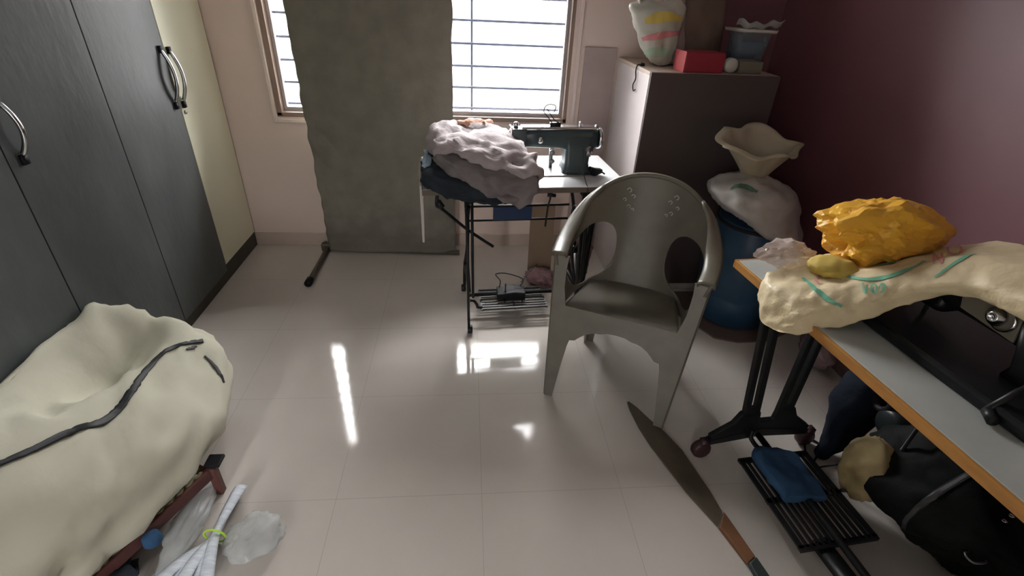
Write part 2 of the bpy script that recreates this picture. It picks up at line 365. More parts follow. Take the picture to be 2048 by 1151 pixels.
def blob(c, rad, seed=0, n=3, amp=0.25, planes=26, fold=None, sub=4, squash_z=None):
    # crumpled body: random facets softened, then creased
    rnd = random.Random(seed); ns = []
    for i in range(planes):
        d = Vector((rnd.gauss(0, 1), rnd.gauss(0, 1), rnd.gauss(0, 1))).normalized(); ns.append((d, 1-amp*rnd.random()))
    bm = bmesh.new(); bmesh.ops.create_icosphere(bm, subdivisions=sub, radius=1.0)
    for v in bm.verts:
        d = v.co.normalized(); r = 1.0
        for nn, h in ns:
            q = d.dot(nn)
            if q > 0.2: r = min(r, h/q)
        p = d*r
        if fold: p = p + d*fold(p)
        v.co = Vector((p.x*rad[0], p.y*rad[1], p.z*rad[2]))
        if squash_z is not None and v.co.z < squash_z: v.co.z = squash_z+(v.co.z-squash_z)*0.05
    mb = MB(); bm.verts.ensure_lookup_table(); mb.v = [v.co+Vector(c) for v in bm.verts]; mb.f = [tuple(v.index for v in f.verts) for f in bm.faces]; bm.free()
    return mb

# ================================================================== THE ROOM
T = 0.22
struct('floor', MB().box(XL-T, XR+T, YR-T, YB+T, -0.1, 0), 'floor')
struct('ceiling', MB().box(XL-T-.6, XR+T, YR-T, YB+T, ZC, ZC+0.1), 'ceil')
bw = MB().box(XL-T-.6, WX0, YB, YB+T, 0, ZC).box(WX1, 1.22, YB, YB+T, 0, ZC).box(WX0, WX1, YB, YB+T, 0, WZ0).box(WX0, WX1, YB, YB+T, WZ1, ZC)
struct('wall_back', bw, 'wall')
struct('wall_back_right', MB().box(1.22, XR+T, YB, YB+T, 0, ZC), 'plum')
struct('wall_right', MB().box(XR, XR+T, YR, YB, 0, ZC), 'plum')
struct('wall_left', MB().box(XL-.6-T, XL-.6, YR, YB, 0, ZC), 'rear')
DX0, DX1, DZ = -1.10, -0.86, 2.05  # unseen narrow gap, added in the rear wall to let in fill light
struct('wall_rear', MB().box(XL-.8, DX0, YR-T, YR, 0, ZC).box(DX1, XR+T, YR-T, YR, 0, ZC).box(DX0, DX1, YR-T, YR, DZ, ZC), 'rear')
struct('baseboard_back', MB().box(XL, XR-.02, YB-.010, YB, 0, 0.088), 'skirt', bevel=0.002)
struct('baseboard_right', MB().box(XR-.012, XR, YR, YB-.02, 0, 0.10), 'skirt_r', bevel=0.002)
# painted surround of the window
tr = MB(); a, b, c, d = WX0-.022, WX1+.045, WZ0-.035, WZ1+.06
tr.box(a, a+.02, YB-.018, YB, c, d).box(b-.02, b, YB-.018, YB, c, d).box(a+.02, b-.02, YB-.018, YB, c, c+.02).box(a+.02, b-.02, YB-.018, YB, d-.035, d)
struct('trim_1', tr, 'trim', bevel=0.003)
struct('trim_2', MB().box(0.672, 0.86, YB-.012, YB, 0.09, 1.268), 'ply', bevel=0.002)
win = bpy.data.objects.new('window_1', None); link(win); win.location = ((WX0+WX1)/2, YB+.08, WZ0); win['kind'] = 'structure'
fr = MB(); y0, y1 = YB-.004, YB+.10
fr.box(WX0, WX0+.030, y0+.0, y1, WZ0, WZ1).box(WX1-.022, WX1, y0, y1, WZ0, WZ1).box(WX0, WX1, y0, y1, WZ0-.005, WZ0+.022).box(WX0, WX1, y0, y1, WZ1-.05, WZ1)
part('window_frame', fr, 'wframe', win, world=True, bevel=0.003)
for x0, x1 in ((WX0+.032, -.56), (-.558, -.135), (-.133, WX1-.024)):
    sm = MB(); q = .018
    sm.box(x0, x0+q, YB+.04, YB+.07, WZ0+.024, WZ1-.052).box(x1-q, x1, YB+.04, YB+.07, WZ0+.024, WZ1-.052)
    sm.box(x0+q, x1-q, YB+.04, YB+.07, WZ0+.024, WZ0+.044).box(x0+q, x1-q, YB+.04, YB+.07, WZ1-.09, WZ1-.052)
    s_ = part('window_sash', sm, 'sash', win, world=True, bevel=0.002)
    part('window_pane', MB().box(x0+q, x1-q, YB+.053, YB+.057, WZ0+.044, WZ1-.09), 'glass', s_, world=True, smooth=False)
gm = MB()
for k in range(10):
    z = 0.883+k*0.1215
    if z < WZ1-.05: gm.bar((WX0+.01, YB+.15, z), (WX1-.01, YB+.15, z), 0.016, 0.012)
for x in (-.93, -.453, .024): gm.bar((x, YB+.16, WZ0), (x, YB+.16, WZ1), 0.013, 0.012)
part('window_grille', gm, 'grille', win, world=True, smooth=False)

# ================================================================== WARDROBE (left)
wd = thing('wardrobe', 'tall fitted wardrobe along the left wall with charcoal doors and one cream end door', 'wardrobe', (XL-.3, 1.4, 0))
part('carcass', MB().box(XL-.55, XL-.022, -0.45, YB-.004, 0.0, 2.4), 'gap', wd, world=True, smooth=False)
part('kickboard', MB().box(XL-.022, XL-.004, -0.45, YB-.004, 0, 0.096), 'kick', wd, world=True, bevel=0.002)
def handle(y, z0, z1, parent, m='blackp'):
    zc = (z0+z1)/2; pts = []; n = 24
    for i in range(n+1):
        t = i/n; z = z0+(z1-z0)*t; d = 0.006+0.034*math.sin(PI*t)**0.8
        pts.append((XL+d, y, z))
    h = part('handle', MB().tube(pts, 0.0085, 8, flat=0.7), 'chrome', parent, world=True, label='curved chrome bow handle')
    b = MB()
    for z in (z0, z1): b.bar((XL+.0, y, z-.013), (XL+.012, y, z-.013), .022, .03) if z == z0 else b.bar((XL+.0, y, z+.0), (XL+.012, y, z+.0), .022, .03)
    # dark inner liner of the bow
    pts2 = [(p[0]-.007, p[1]+.004, p[2]) for p in pts[1:-1]]
    b.tube(pts2, 0.006, 8); part('handle_liner', b, 'blackp', h, world=True)
    return h
edges = [YB-.008, 2.668, 2.156, 1.618, 1.08, 0.55, 0.03, -.44]
for i in range(len(edges)-1):
    y1_, y0_ = edges[i]-.0025, edges[i+1]+.0025
    dm = 'cream' if i == 0 else 'ward'
    d_ = part('door', MB().box(XL-.020, XL, y0_, y1_, 0.098 if i == 0 else 0.060, 2.39), dm, wd, world=True, bevel=0.0015, label='cream end door' if i == 0 else None)
    if i == 0:
        handle(2.695, 0.995, 1.225, d_); part('lock', MB().lathe([(.002, 0), (.009, 0), (.009, .006), (.002, .007)], (XL, 2.695, .945), 16, 'x'), 'steel', d_, world=True)
    if i == 1: handle(2.625, 1.003, 1.236, d_)
    if i == 2: handle(1.672, 1.03, 1.19, d_)

# ================================================================== FOLDING COT standing upright by the window
ct = thing('folding_cot', 'olive grey cloth covered folding cot stood on end against the window', 'folding cot', (-.5, 3.0, 0))
def cotface(u, v):
    z = 0.02+v*1.98
    xl = -0.900-0.036*min(z/1.44, 1.1)+0.012*noise.noise(Vector((z*12, 3, 0)))
    xr = -0.085+0.012*noise.noise(Vector((z*6, 8, 0)))
    x = xl+(xr-xl)*u
    y = 3.012-.02*u*(1-v)+0.0*v
    e = min(u, 1-u)
    y -= 0.018*math.sin(PI*min(1, e*6)*.5)
    y += 0.010*noise.noise(Vector((x*5, z*3, 1)))+0.004*noise.noise(Vector((x*18, z*14, 1)))
    if z < 1.2 and u < .4:   # diagonal pull creases at the left edge
        q = math.sin((x*1.1+z*0.9)*34)*math.exp(-((u-.06)/.14)**2)*math.exp(-((z-.72)/.22)**2); y -= 0.020*q
    y -= 0.0035*math.sin(z*95)*math.exp(-((z-.13)/.13)**2)
    return (x, y, z)
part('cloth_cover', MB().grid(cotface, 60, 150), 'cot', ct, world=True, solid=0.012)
tb = MB()
for x in (-.88, -.115): tb.tube([(x, 3.058, .02), (x, 3.058, 1.99)], .013, 12)
tb.tube([(-.90, 3.058, .035), (-.115, 3.058, .035)], .013, 12); tb.tube([(-.90, 3.058, 1.98), (-.115, 3.058, 1.98)], .013, 12)
part('frame', tb, 'cottube', ct, world=True)
lg = part('leg', MB().tube([(-.926, 3.05, .018), (-.930, 2.60, .018)], .0165, 14), 'cottube', ct, world=True)
part('foot_cap', MB().tube([(-.930, 2.625, .0215), (-.931, 2.575, .0215)], .0215, 16), 'blackp', lg, world=True)
part('bottom_rail', MB().tube([(-.93, 3.045, .018), (-.06, 2.985, .018)], .0165, 12), 'cottube', ct, world=True)
cl = MB().box(-.965, -.895, 3.03, 3.075, 0.0, .05); part('corner_bracket', cl, 'cottube', ct, world=True, bevel=.006)

# ================================================================== TREADLE TABLE (back) with sewing machine
TB = (.26, 2.43, 0); TR = math.radians(5)
tt = thing('treadle_table', 'white topped treadle sewing table on black iron legs in front of the window', 'sewing table', TB, TR)
part('tabletop', MB().box(-.485, .485, -.25, .25, .738, .762), 'lam', tt, bevel=.003, label='white laminate top')
e = MB().box(-.488, .488, -.253, -.2502, .736, .760).box(.4852, .488, -.25, .25, .736, .760).box(-.488, -.4852, -.25, .25, .736, .76)
part('edge_band', e, 'brownedge', tt, smooth=False)
part('drop_leaf', MB().box(-.500, -.489, -.12, .22, .44, .733), 'cabs', tt, bevel=.003, label='pale leaf hanging from the left edge')
def arc(c, r, a0, a1, n=16, ax='yz'):
    out = []
    for i in range(n+1):
        a = a0+(a1-a0)*i/n; p, q = r*math.cos(a), r*math.sin(a)
        out.append((c[0], c[1]+p, c[2]+q) if ax == 'yz' else (c[0]+p, c[1], c[2]+q))
    return out
for sx in (-.275, .285):
    s_ = MB()
    s_.bar((sx-.012, -.295, .03), (sx-.012, -.215, .738), .012, .022).bar((sx+.012, -.27, .20), (sx+.012, -.205, .738), .012, .022)
    s_.bar((sx, -.21, .2), (sx, .10, .2), .014, .022).bar((sx, -.255, .70), (sx, .2, .72), .02, .025)
    s_.tube(smooth_path([(sx, .12, .04), (sx, .08, .2), (sx, -.10, .42), (sx, -.02, .6), (sx, .16, .73)], 8), .009, 8)
    s_.tube(smooth_path([(sx, -.22, .2), (sx, -.08, .36), (sx, -.10, .5), (sx, -.2, .66)], 8), .007, 8)
    s_.tube(arc((sx, -.09, .53), .07, 0, 2*PI, 24), .006, 8, closed=False)
    f_ = part('leg', s_, 'iron', tt)
    for yy in (-.295, .12):
        part('castor', MB().lathe([(.003, -.012), (.02, -.012), (.022, -.006), (.022, .006), (.02, .012), (.003, .012)], (sx-.006, yy, .022), 20, 'x'), 'iron', f_)
r_ = MB().bar((-.27, .06, .552), (.29, .06, .552), .008, .010).bar((-.27, .06, .472), (.29, .06, .472), .008, .010)
part('cross_rail', r_, 'iron', tt)
part('blue_plate', MB().box(-.125, .085, .052, .058, .474, .548), 'plate', tt, bevel=.002, label='blue panel between the rails')
part('cross_rail', MB().bar((-.27, -.09, .10), (.29, -.09, .10), .014, .014), 'iron', tt)
part('lever', MB().tube(smooth_path([(-.42, -.23, .735), (-.425, -.23, .68), (-.40, -.22, .655), (-.28, -.18, .53), (-.15, -.15, .42)], 6), .008, 8).tube([(-.42, -.23, .70), (-.40, -.23, .67)], .014, 8), 'iron', tt)
hk = MB().tube(smooth_path([(.14, -.10, .738), (.14, -.10, .66), (.13, -.10, .60), (.125, -.10, .50)], 6), .005, 8).tube([(.125, -.10, .67), (.165, -.10, .665)], .010, 8)
part('thread_hook', hk, 'iron', tt)
# treadle plate
pd = MB()
for k in range(9):
    y = -.20+.195*k/8; pd.bar((-.205, y, .075), (.145, y, .075), .008, .007 if k not in (0, 8) else .012)
for x in (-.205, -.03, .145): pd.bar((x, -.204, .071), (x, 0.0, .071), .010, .008)
pl = part('treadle', pd, 'iron_g', tt, smooth=False)
part('crank', MB().tube(smooth_path([(-.27, -.19, .13), (-.25, -.19, .125), (-.235, -.19, .10), (-.23, -.19, .085), (-.205, -.18, .075)], 5), .008, 8), 'iron', tt)
# drive wheel
wh = MB(); c = (.335, .02, .30)
wh.tube([(.335, .02+.17*math.cos(a), .30+.17*math.sin(a)) for a in [2*PI*i/40 for i in range(40)]], .011, 8, closed=True)
for i in range(6): a = 2*PI*i/6+.3; wh.bar(c, (.335, .02+.165*math.cos(a), .30+.165*math.sin(a)), .012, .014)
wh.lathe([(.004, -.02), (.024, -.02), (.024, .02), (.004, .02)], c, 16, 'x')
part('drive_wheel', wh, 'iron', tt)
part('rod', MB().tube([(.36, -.02, .27), (.385, -.08, .738)], .007, 8).tube([(.32, -.14, .09), (.325, -.03, .30)], .008, 8), 'steel', tt)
part('belt_guard', MB().bar((.375, -.05, .05), (.39, -.08, .735), .03, .006), 'iron', tt)

sm_ = thing('sewing_machine', 'grey green sewing machine with chrome trim standing on the white table by the window', 'sewing machine', (TB[0]+.18, TB[1]+.0, .762), TR)
# local: arm along x from -.21 (head) to .2 ; y=0 centre
def rbox_ring(x, y0, y1, z0, z1, r, n=4):
    pts = []
    for (cy, cz, a0) in ((y1-r, z1-r, 0), (y0+r, z1-r, PI/2), (y0+r, z0+r, PI), (y1-r, z0+r, 1.5*PI)):
        for i in range(n+1): a = a0+PI/2*i/n; pts.append((x, cy+r*math.cos(a), cz+r*math.sin(a)))
    return pts
part('bed', MB().box(-.215, .16, -.085, .085, 0.0005, .006), 'steel', sm_, bevel=.002)
arm = MB().rings([rbox_ring(x, -h, h, z0, z1, .018) for x, h, z0, z1 in ((-.185, .036, .128, .203), (-.12, .034, .125, .205), (0, .035, .120, .208), (.08, .040, .105, .212), (.15, .040, .10, .214), (.185, .036, .125, .208))])
part('arm', arm, 'teal', sm_)
def ring_h(z, x0, x1, y0, y1, r, n=4):
    pts = []
    for (cx, cy, a0) in ((x1-r, y1-r, 0), (x0+r, y1-r, PI/2), (x0+r, y0+r, PI), (x1-r, y0+r, 1.5*PI)):
        for i in range(n+1): a = a0+PI/2*i/n; pts.append((cx+r*math.cos(a), cy+r*math.sin(a), z))
    return pts
col = MB().rings([ring_h(z, x0, x1, -y, y, .02) for z, x0, x1, y in ((.004, .015, .165, .068), (.02, .022, .158, .060), (.05, .032, .152, .05), (.12, .030, .156, .046), (.18, .02, .165, .044))])
part('column', col, 'teal', sm_)
hd = MB().prism([(-.235, .215), (-.235, .10), (-.225, .08), (-.205, .075), (-.185, .10), (-.165, .135), (-.165, .215)], lambda x, z: (x, -.036, z), lambda x, z: (x, .036, z))
part('head', hd, 'teal', sm_, bevel=.008, seg=3)
part('face_plate', MB().box(-.242, -.2355, -.033, .033, .085, .222), 'chrome', sm_, bevel=.003)
part('needle_bar', MB().lathe([(.002, .0), (.0025, .04), (.006, .04), (.006, .08), (.004, .08), (.004, .10)], (-.212, 0, .008), 12).tube([(-.205, -.01, .02), (-.205, -.01, .09)], .004, 8).box(-.225, -.19, -.018, .01, .012, .018), 'steel', sm_)
part('top_cover', MB().box(-.19, .18, -.026, .026, .2085, .2225), 'chrome', sm_, bevel=.004)
part('needle_bar_cap', MB().lathe([(.004, 0), (.012, 0), (.012, .022), (.006, .028)], (-.215, 0, .213), 16), 'chrome', sm_)
hwm = MB().lathe([(.006, 0), (.034, 0), (.044, .004), (.046, .012), (.044, .020), (.028, .022), (.020, .028), (.006, .03)], (.188, 0, .165), 32, 'x')
part('hand_wheel', hwm, 'blackp', sm_, label='black hand wheel with chrome rim')
part('hand_wheel_rim', MB().lathe([(.047, .004), (.050, .006), (.050, .018), (.047, .02)], (.188, 0, .165), 32, 'x', cap=False), 'chrome', sm_)
wr = MB().tube(smooth_path([(-.03, 0, .222), (-.06, 0, .26), (-.085, 0, .29), (-.07, 0, .318), (-.03, 0, .315), (-.035, 0, .285)], 6), .0025, 6)
wr.box(-.05, .0, -.012, .012, .222, .238).tube(smooth_path([(-.0, 0, .235), (-.03, 0, .25), (-.07, 0, .30)], 5), .0022, 6)
part('thread_stand', wr, 'iron', sm_)
part('tension_dial', MB().lathe([(.003, 0), (.016, -.004), (.016, -.010), (.01, -.018), (.003, -.018)], (-.10, -.035, .165), 20, 'y'), 'chrome', sm_)
part('stitch_lever', MB().lathe([(.003, 0), (.018, -.002), (.018, -.010), (.003, -.012)], (.145, -.043, .12), 20, 'y').box(.13, .15, -.062, -.05, .09, .13), 'steel', sm_)
kl = MB().box(-.03, -.012, .04, .055, .0, .105).lathe([(.003, 0), (.013, -.002), (.013, -.012), (.003, -.013)], (-.02, .04, .085), 16, 'y').lathe([(.003, 0), (.012, -.002), (.012, -.01), (.003, -.012)], (-.015, .04, .04), 16, 'y')
part('bobbin_winder', kl, 'steel', sm_)
part('spool_pin', MB().tube([(.10, .0, .22), (.10, 0, .243)], .005, 8), 'chrome', sm_)
part('winder_knob', MB().tube([(.178, 0, .21), (.188, 0, .225)], .010, 10), 'chrome', sm_)
clp = thing('plastic_clip', 'small black plastic clip lying on the white table right of the sewing machine', 'clip', (.625, 2.375, .7625), .3)
part('body', MB().prism([(-.035, .03), (-.03, .045), (.0, .035), (.035, .03), (.035, .012), (.0, .0), (-.015, .0)], lambda x, z: (x, -.015, z), lambda x, z: (x, .015, z)), 'blackp', clp, bevel=.004)
part('tip', MB().tube([(.03, 0, .02), (.045, -.02, .008)], .004, 6), 'blackp', clp)
cb = MB().tube(smooth_path([(.545, 2.345, .90), (.555, 2.33, .80), (.555, 2.25, .768), (.555, 2.195, .745), (.553, 2.19, .62), (.55, 2.22, .5)], 6), .0022, 6)
single('thread', cb, 'gap', 'thin dark cord running down from the sewing machine over the front of the white table', 'cord', origin=(.55, 2.2, .6))

# cloth pile on the table
def pile(secs, m, f, **k): return MB().loft(secs, 6, 6, f)
nav = [[V(-.225, y0, z0), V(-.23, y0+.02, z0+.05), V(-.15, y0+.0, z0+.09), V(.0, y0, z0+.08), V(.12, y0, z0+.05), V(.13, y0, z0)] for y0, z0 in ((2.60, .765),)]
def sec(y, x0, x1, zb, zt, bulge=0.0, zb2=None, zt2=None):
    zb2 = zb if zb2 is None else zb2; zt2 = zt if zt2 is None else zt2
    return [V(x0, y, (zb+zt)/2), V(x0+.02, y, zt), V(x0*.6+x1*.4, y, zt*.6+zt2*.4+bulge), V(x1-.03, y, zt2), V(x1, y, (zb2+zt2)/2), V(x1-.03, y, zb2), V(x0*.5+x1*.5, y, (zb+zb2)/2), V(x0+.02, y, zb)]
def secs_(y, x0, *a): return sec(y, x0+.028, *a)
s1 = [secs_(2.58, -.20, .10, .764, .80), secs_(2.45, -.235, .18, .764, .835), secs_(2.28, -.235, .20, .764, .84), secs_(2.17, -.225, .21, .765, .835, 0, .765, .80), secs_(2.125, -.19, .21, .760, .81, 0, .745, .79), secs_(2.105, -.14, .18, .74, .78, 0, .715, .76), secs_(2.108, -.08, .15, .725, .75, 0, .705, .73)]
single('navy_cloth', MB().loft(s1, 6, 6, folds((8, 8, 12), .018, 1)), 'nclo', 'dark navy cloth at the bottom of the pile on the white sewing table', 'cloth', origin=(-.02, 2.35, .765))
s2 = [secs_(2.56, -.17, .14, .82, .87), secs_(2.42, -.19, .24, .835, .90), secs_(2.27, -.17, .27, .835, .90), secs_(2.16, -.12, .29, .83, .88, 0, .80, .86), secs_(2.105, -.02, .30, .80, .84, 0, .76, .83), secs_(2.085, .05, .285, .76, .80, 0, .715, .77), secs_(2.09, .14, .255, .72, .75, 0, .695, .73)]
single('mauve_cloth', MB().loft(s2, 6, 6, folds((8, 8, 12), .022, 2)), 'gclo', 'mauve grey cloth in the middle of the pile, hanging over the table front', 'cloth', origin=(.05, 2.3, .83))
s3 = [secs_(2.60, -.12, .10, .865, .93), secs_(2.50, -.19, .16, .865, .955, .01), secs_(2.36, -.20, .22, .875, .955, .0, .87, .94), secs_(2.24, -.15, .27, .885, .94, .0, .85, .93), secs_(2.17, -.02, .32, .885, .92, .0, .80, .90), secs_(2.12, .12, .33, .84, .87, .0, .77, .86)]
p3 = MB().loft(s3, 7, 7, folds((8, 10, 9), .032, 5))
single('pale_cloth', p3, 'pclo', 'crumpled pale pinkish grey cloth on top of the pile on the white table', 'cloth', origin=(.05, 2.35, .88))
s4 = [sec(2.56, -.02, .10, .955, .975), sec(2.52, -.05, .12, .96, .985), sec(2.48, -.02, .13, .96, .98)]
single('peach_cloth', MB().loft(s4, 5, 5, folds((20, 20, 20), .014, 3)), 'peach', 'small peach cloth scrap on top of the pale crumpled cloth', 'cloth', origin=(.04, 2.47, .95))
s5 = [secs_(2.40, -.232, -.18, .842, .862), secs_(2.30, -.238, -.165, .842, .866), secs_(2.22, -.235, -.17, .835, .855)]
single('blue_cloth', MB().loft(s5, 5, 5, folds((20, 20, 20), .004, 4)), 'lblue', 'pale blue folded cloth poking out at the left of the cloth pile', 'cloth', origin=(-.2, 2.3, .84))

# black foot controller on the back treadle
fcn = thing('foot_controller', 'black foot controller with loose bent wires on the treadle of the back table', 'foot controller', (.228, 2.335, .082), .0)
part('body', MB().prism([(-.075, 0), (.08, 0), (.08, .045), (.02, .05), (-.075, .036)], lambda x, z: (x, -.045, z), lambda x, z: (x, .045, z)), 'blackp', fcn, bevel=.005)
part('bent_wire', MB().tube(smooth_path([(-.06, .03, .035), (-.055, .04, .075), (-.08, .05, .11), (-.02, .05, .115), (.07, .04, .085), (.055, .03, .045)], 6), .003, 6).tube([(-.03, -.02, .04), (-.028, -.01, .085)], .004, 6).tube(smooth_path([(.06, .03, .07), (.12, .12, .09), (.17, .19, .10)], 5), .0025, 6), 'iron', fcn)
for x in (-.035, .06): part('pedal_foot', MB().tube([(x, -.045, .012), (x, -.075, .004)], .004, 6), 'iron', fcn)

# things under the back table
cbd = MB().prism([(.372, .005), (.372, .44), (.52, .44), (.52, .005)], lambda x, z: (x, 2.76+.05*z, z), lambda x, z: (x, 2.764+.05*z, z))
single('cardboard_sheet', cbd, 'card', 'upright brown cardboard sheet behind the right legs of the white sewing table', 'cardboard', origin=(.44, 2.76, 0), smooth=False)
single('pink_cloth', blob((.45, 2.64, .03), (.11, .10, .035), 11, amp=.3, fold=folds((4, 4, 4), .25, 1), sub=4, squash_z=-.028), 'pink', 'crumpled pink cloth on the floor under the white sewing table', 'cloth', origin=(.45, 2.64, 0))
single('net_bag', blob((.665, 2.63, .17), (.075, .08, .17), 12, amp=.3, fold=folds((5, 5, 3), .2, 2), sub=4, squash_z=-.168), 'pink', 'pink net bag standing behind the drive wheel of the back sewing table', 'bag', origin=(.665, 2.63, 0))
sh = MB().tube(smooth_path([(.38, 2.60, .008), (.43, 2.575, .010), (.50, 2.585, .008), (.54, 2.62, .008)], 6), .007, 8)
single('dark_strap', sh, 'maroon', 'dark maroon strap lying on the floor beside the pink cloth', 'strap', origin=(.45, 2.59, 0))

# ================================================================== CABINET (right back)
cb_ = thing('cabinet', 'low cabinet with brown grey door and white sides beside the plum wall', 'cabinet', (1.2, 2.82, 0))
x0, x1, y0, y1, zt = .875, 1.530, 2.52, YB-.015, 1.223
part('body', MB().box(x0, x1, y0+.018, y1, 0, zt-.018), 'cabs', cb_, world=True, bevel=.002)
part('top_panel', MB().box(x0, x1, y0+.018, y1, zt-.018, zt), 'cabt', cb_, world=True, bevel=.002)
part('door', MB().box(x0+.002, x1-.002, y0, y0+.017, .05, zt-.001), 'cabf', cb_, world=True, bevel=.002)
part('kickboard', MB().box(x0+.01, x1-.01, y0+.03, y0+.04, 0, .05), 'kick', cb_, world=True, smooth=False)
hkp = MB().tube(smooth_path([(.905, 2.74, 1.226), (.875, 2.745, 1.228), (.868, 2.745, 1.20), (.866, 2.72, 1.165), (.866, 2.75, 1.13), (.866, 2.73, 1.105), (.866, 2.70, 1.115)], 6), .0035, 6).tube([(.905, 2.735, 1.227), (.89, 2.745, 1.230)], .010, 8)
single('hanging_cord', hkp, 'blackp', 'short black cord hanging down the white side of the cabinet', 'cord', origin=(.87, 2.74, 1.2))

ZT = 1.2235
def bag_ring(cx, cy, z, rx, ry, n=12, k=0.12, seed=0):
    return [V(cx+rx*math.cos(a)*(1+k*noise.noise(Vector((math.cos(a)*2, math.sin(a)*2, z*9+seed)))), cy+ry*math.sin(a)*(1+k*noise.noise(Vector((math.sin(a)*2, z*7+seed, 5)))), z) for a in [2*PI*i/n for i in range(n)]]
pb = thing('plastic_bag', 'white plastic bag with yellow, pink and green print on the cabinet top', 'bag', (.985, 2.80, ZT))
bagmb = MB().loft([bag_ring(1.005, 2.80, ZT+.012, .055, .05), bag_ring(.995, 2.80, ZT+.04, .072, .06), bag_ring(.980, 2.80, ZT+.10, .092, .07), bag_ring(.965, 2.80, ZT+.17, .115, .07), bag_ring(.950, 2.80, ZT+.235, .135, .065), bag_ring(.945, 2.80, ZT+.27, .140, .05), bag_ring(.955, 2.80, ZT+.295, .10, .03)], 5, 4, folds((11, 11, 9), .014, 6))
part('bag_body', bagmb, 'bagw', pb, world=True)
part('bag_handle', MB().tube(smooth_path([(.86, 2.79, ZT+.25), (.845, 2.79, ZT+.30), (.88, 2.79, ZT+.29)], 6), .011, 8, flat=.4), 'bagw', pb, world=True)
part('bag_handle', MB().tube(smooth_path([(.93, 2.78, ZT+.30), (.94, 2.77, ZT+.345), (.97, 2.78, ZT+.34), (.985, 2.78, ZT+.30)], 6), .012, 8, flat=.4), 'bagw', pb, world=True)
bb = bvh_of(bagmb)
for path, wdt, m in (([(1290, 42), (1312, 36), (1340, 34), (1362, 38)], .050, 'pyel'), ([(1284, 78), (1308, 73), (1340, 68), (1362, 66)], .036, 'ppink'), ([(1290, 106), (1312, 104), (1340, 105)], .050, 'pgrn')):
    r0 = ribbon(bb, path, wdt, .002)
    if r0.v: part('printed_band', r0, m, pb, world=True, label={'pyel': 'yellow printed band', 'ppink': 'pink printed band', 'pgrn': 'pale green printed band'}[m])
br = MB().loft([bag_ring(1.22, 2.93, ZT+.012, .13, .065), bag_ring(1.22, 2.93, ZT+.05, .15, .075), bag_ring(1.21, 2.93, ZT+.15, .155, .08), bag_ring(1.20, 2.93, ZT+.27, .145, .075), bag_ring(1.19, 2.93, ZT+.40, .13, .065), bag_ring(1.19, 2.93, ZT+.45, .09, .04)], 5, 4, folds((8, 8, 6), .016, 9))
single('paper_bag', br, 'brbag', 'tall brown bag standing behind the red box on the cabinet', 'bag', origin=(1.21, 2.93, ZT))
gb = MB().loft([bag_ring(1.085, 2.86, ZT+.012, .05, .05), bag_ring(1.08, 2.86, ZT+.08, .06, .055), bag_ring(1.06, 2.86, ZT+.18, .065, .05), bag_ring(1.05, 2.87, ZT+.28, .06, .045), bag_ring(1.05, 2.87, ZT+.34, .035, .03)], 5, 4, folds((9, 9, 7), .010, 13))
single('grey_bag', gb, 'ply', 'mauve grey bag between the printed bag and the brown bag', 'bag', origin=(1.08, 2.86, ZT))
rb = thing('red_box', 'small red box at the front edge of the cabinet top', 'box', (1.14, 2.62, ZT), .06)
part('box_body', MB().box(-.10, .10, -.065, .055, 0, .09), 'redd', rb, bevel=.003)
part('box_end', MB().box(-.104, -.1005, -.066, .056, -.0, .093), 'red', rb, bevel=.001, label='bright red end flap')
single('round_lid', MB().lathe([(.003, -.02), (.03, -.02), (.034, -.014), (.034, .014), (.030, .02), (.003, .02)], (1.295, 2.60, ZT+.034), 24, 'y'), 'wht', 'small round white lid standing right of the red box', 'lid', origin=(1.295, 2.6, ZT))
single('grey_box', MB().box(1.335, 1.455, 2.58, 2.70, ZT, ZT+.055), 'grybx', 'flat grey olive box right of the white lid', 'box', origin=(1.39, 2.64, ZT), bevel=.004)
cn = thing('clear_container', 'clear plastic container with bluish contents at the right end of the cabinet top', 'container', (1.47, 2.79, ZT))
def rr(z, sx, sy): return [V(1.455+p[0], 2.79+p[1], z) for p in [(q.x, q.y) for q in [Vector(t) for t in ring_h(0, -sx, sx, -sy, sy, .03)]]]
cmb = MB().rings([rr(ZT+.001, .075, .06), rr(ZT+.18, .09, .075)])
part('container_body', cmb, 'clearb', cn, world=True)
part('container_rim', MB().rings([rr(ZT+.175, .105, .09), rr(ZT+.188, .110, .094)]), 'wht', cn, world=True)
part('container_contents', MB().rings([rr(ZT+.003, .068, .053), rr(ZT+.13, .078, .063)]), 'bcl', cn, world=True, label='dark blue contents')
part('bag_flap', MB().grid(lambda u, v: (1.34+.24*u, 2.735-.02*v, ZT+.185+.03*v+.02*abs(u-.45)*2+.008*math.sin(u*19)), 24, 4), 'film2', cn, world=True, solid=.002)

# ================================================================== BARREL and SACK
bl = thing('barrel', 'dark blue plastic barrel on the floor between the cabinet and the plum wall', 'barrel', (1.475, 2.26, .012))
zr = [(.005, 0), (.165, 0), (.185, .012), (.20, .10), (.212, .16), (.205, .175), (.213, .19), (.222, .30), (.215, .40), (.208, .415), (.215, .43), (.205, .50), (.190, .56), (.192, .575), (.180, .58), (.005, .575)]
part('drum', MB().lathe(zr, (0, 0, 0), 48), 'blue', bl)
part('rim_band', MB().lathe([(.190, .555), (.2, .558), (.2, .572), (.190, .575)], (0, 0, 0), 48, cap=False), 'blackp', bl)
mt = MB().prism([(1.22, 2.17), (1.29, 2.03), (1.40, 1.99), (1.57, 2.00), (1.70, 2.06), (1.76, 2.49), (1.12, 2.49), (1.14, 2.30)], lambda x, y: (x, y, 0.001), lambda x, y: (x, y, .011))  # board, outline widened at the back left to stand in for barrel shadow
single('floor_board', mt, 'mat', 'flat brown board on the floor under the blue barrel, its back left part standing in for shadow', 'board', origin=(1.5, 2.2, 0), smooth=False)
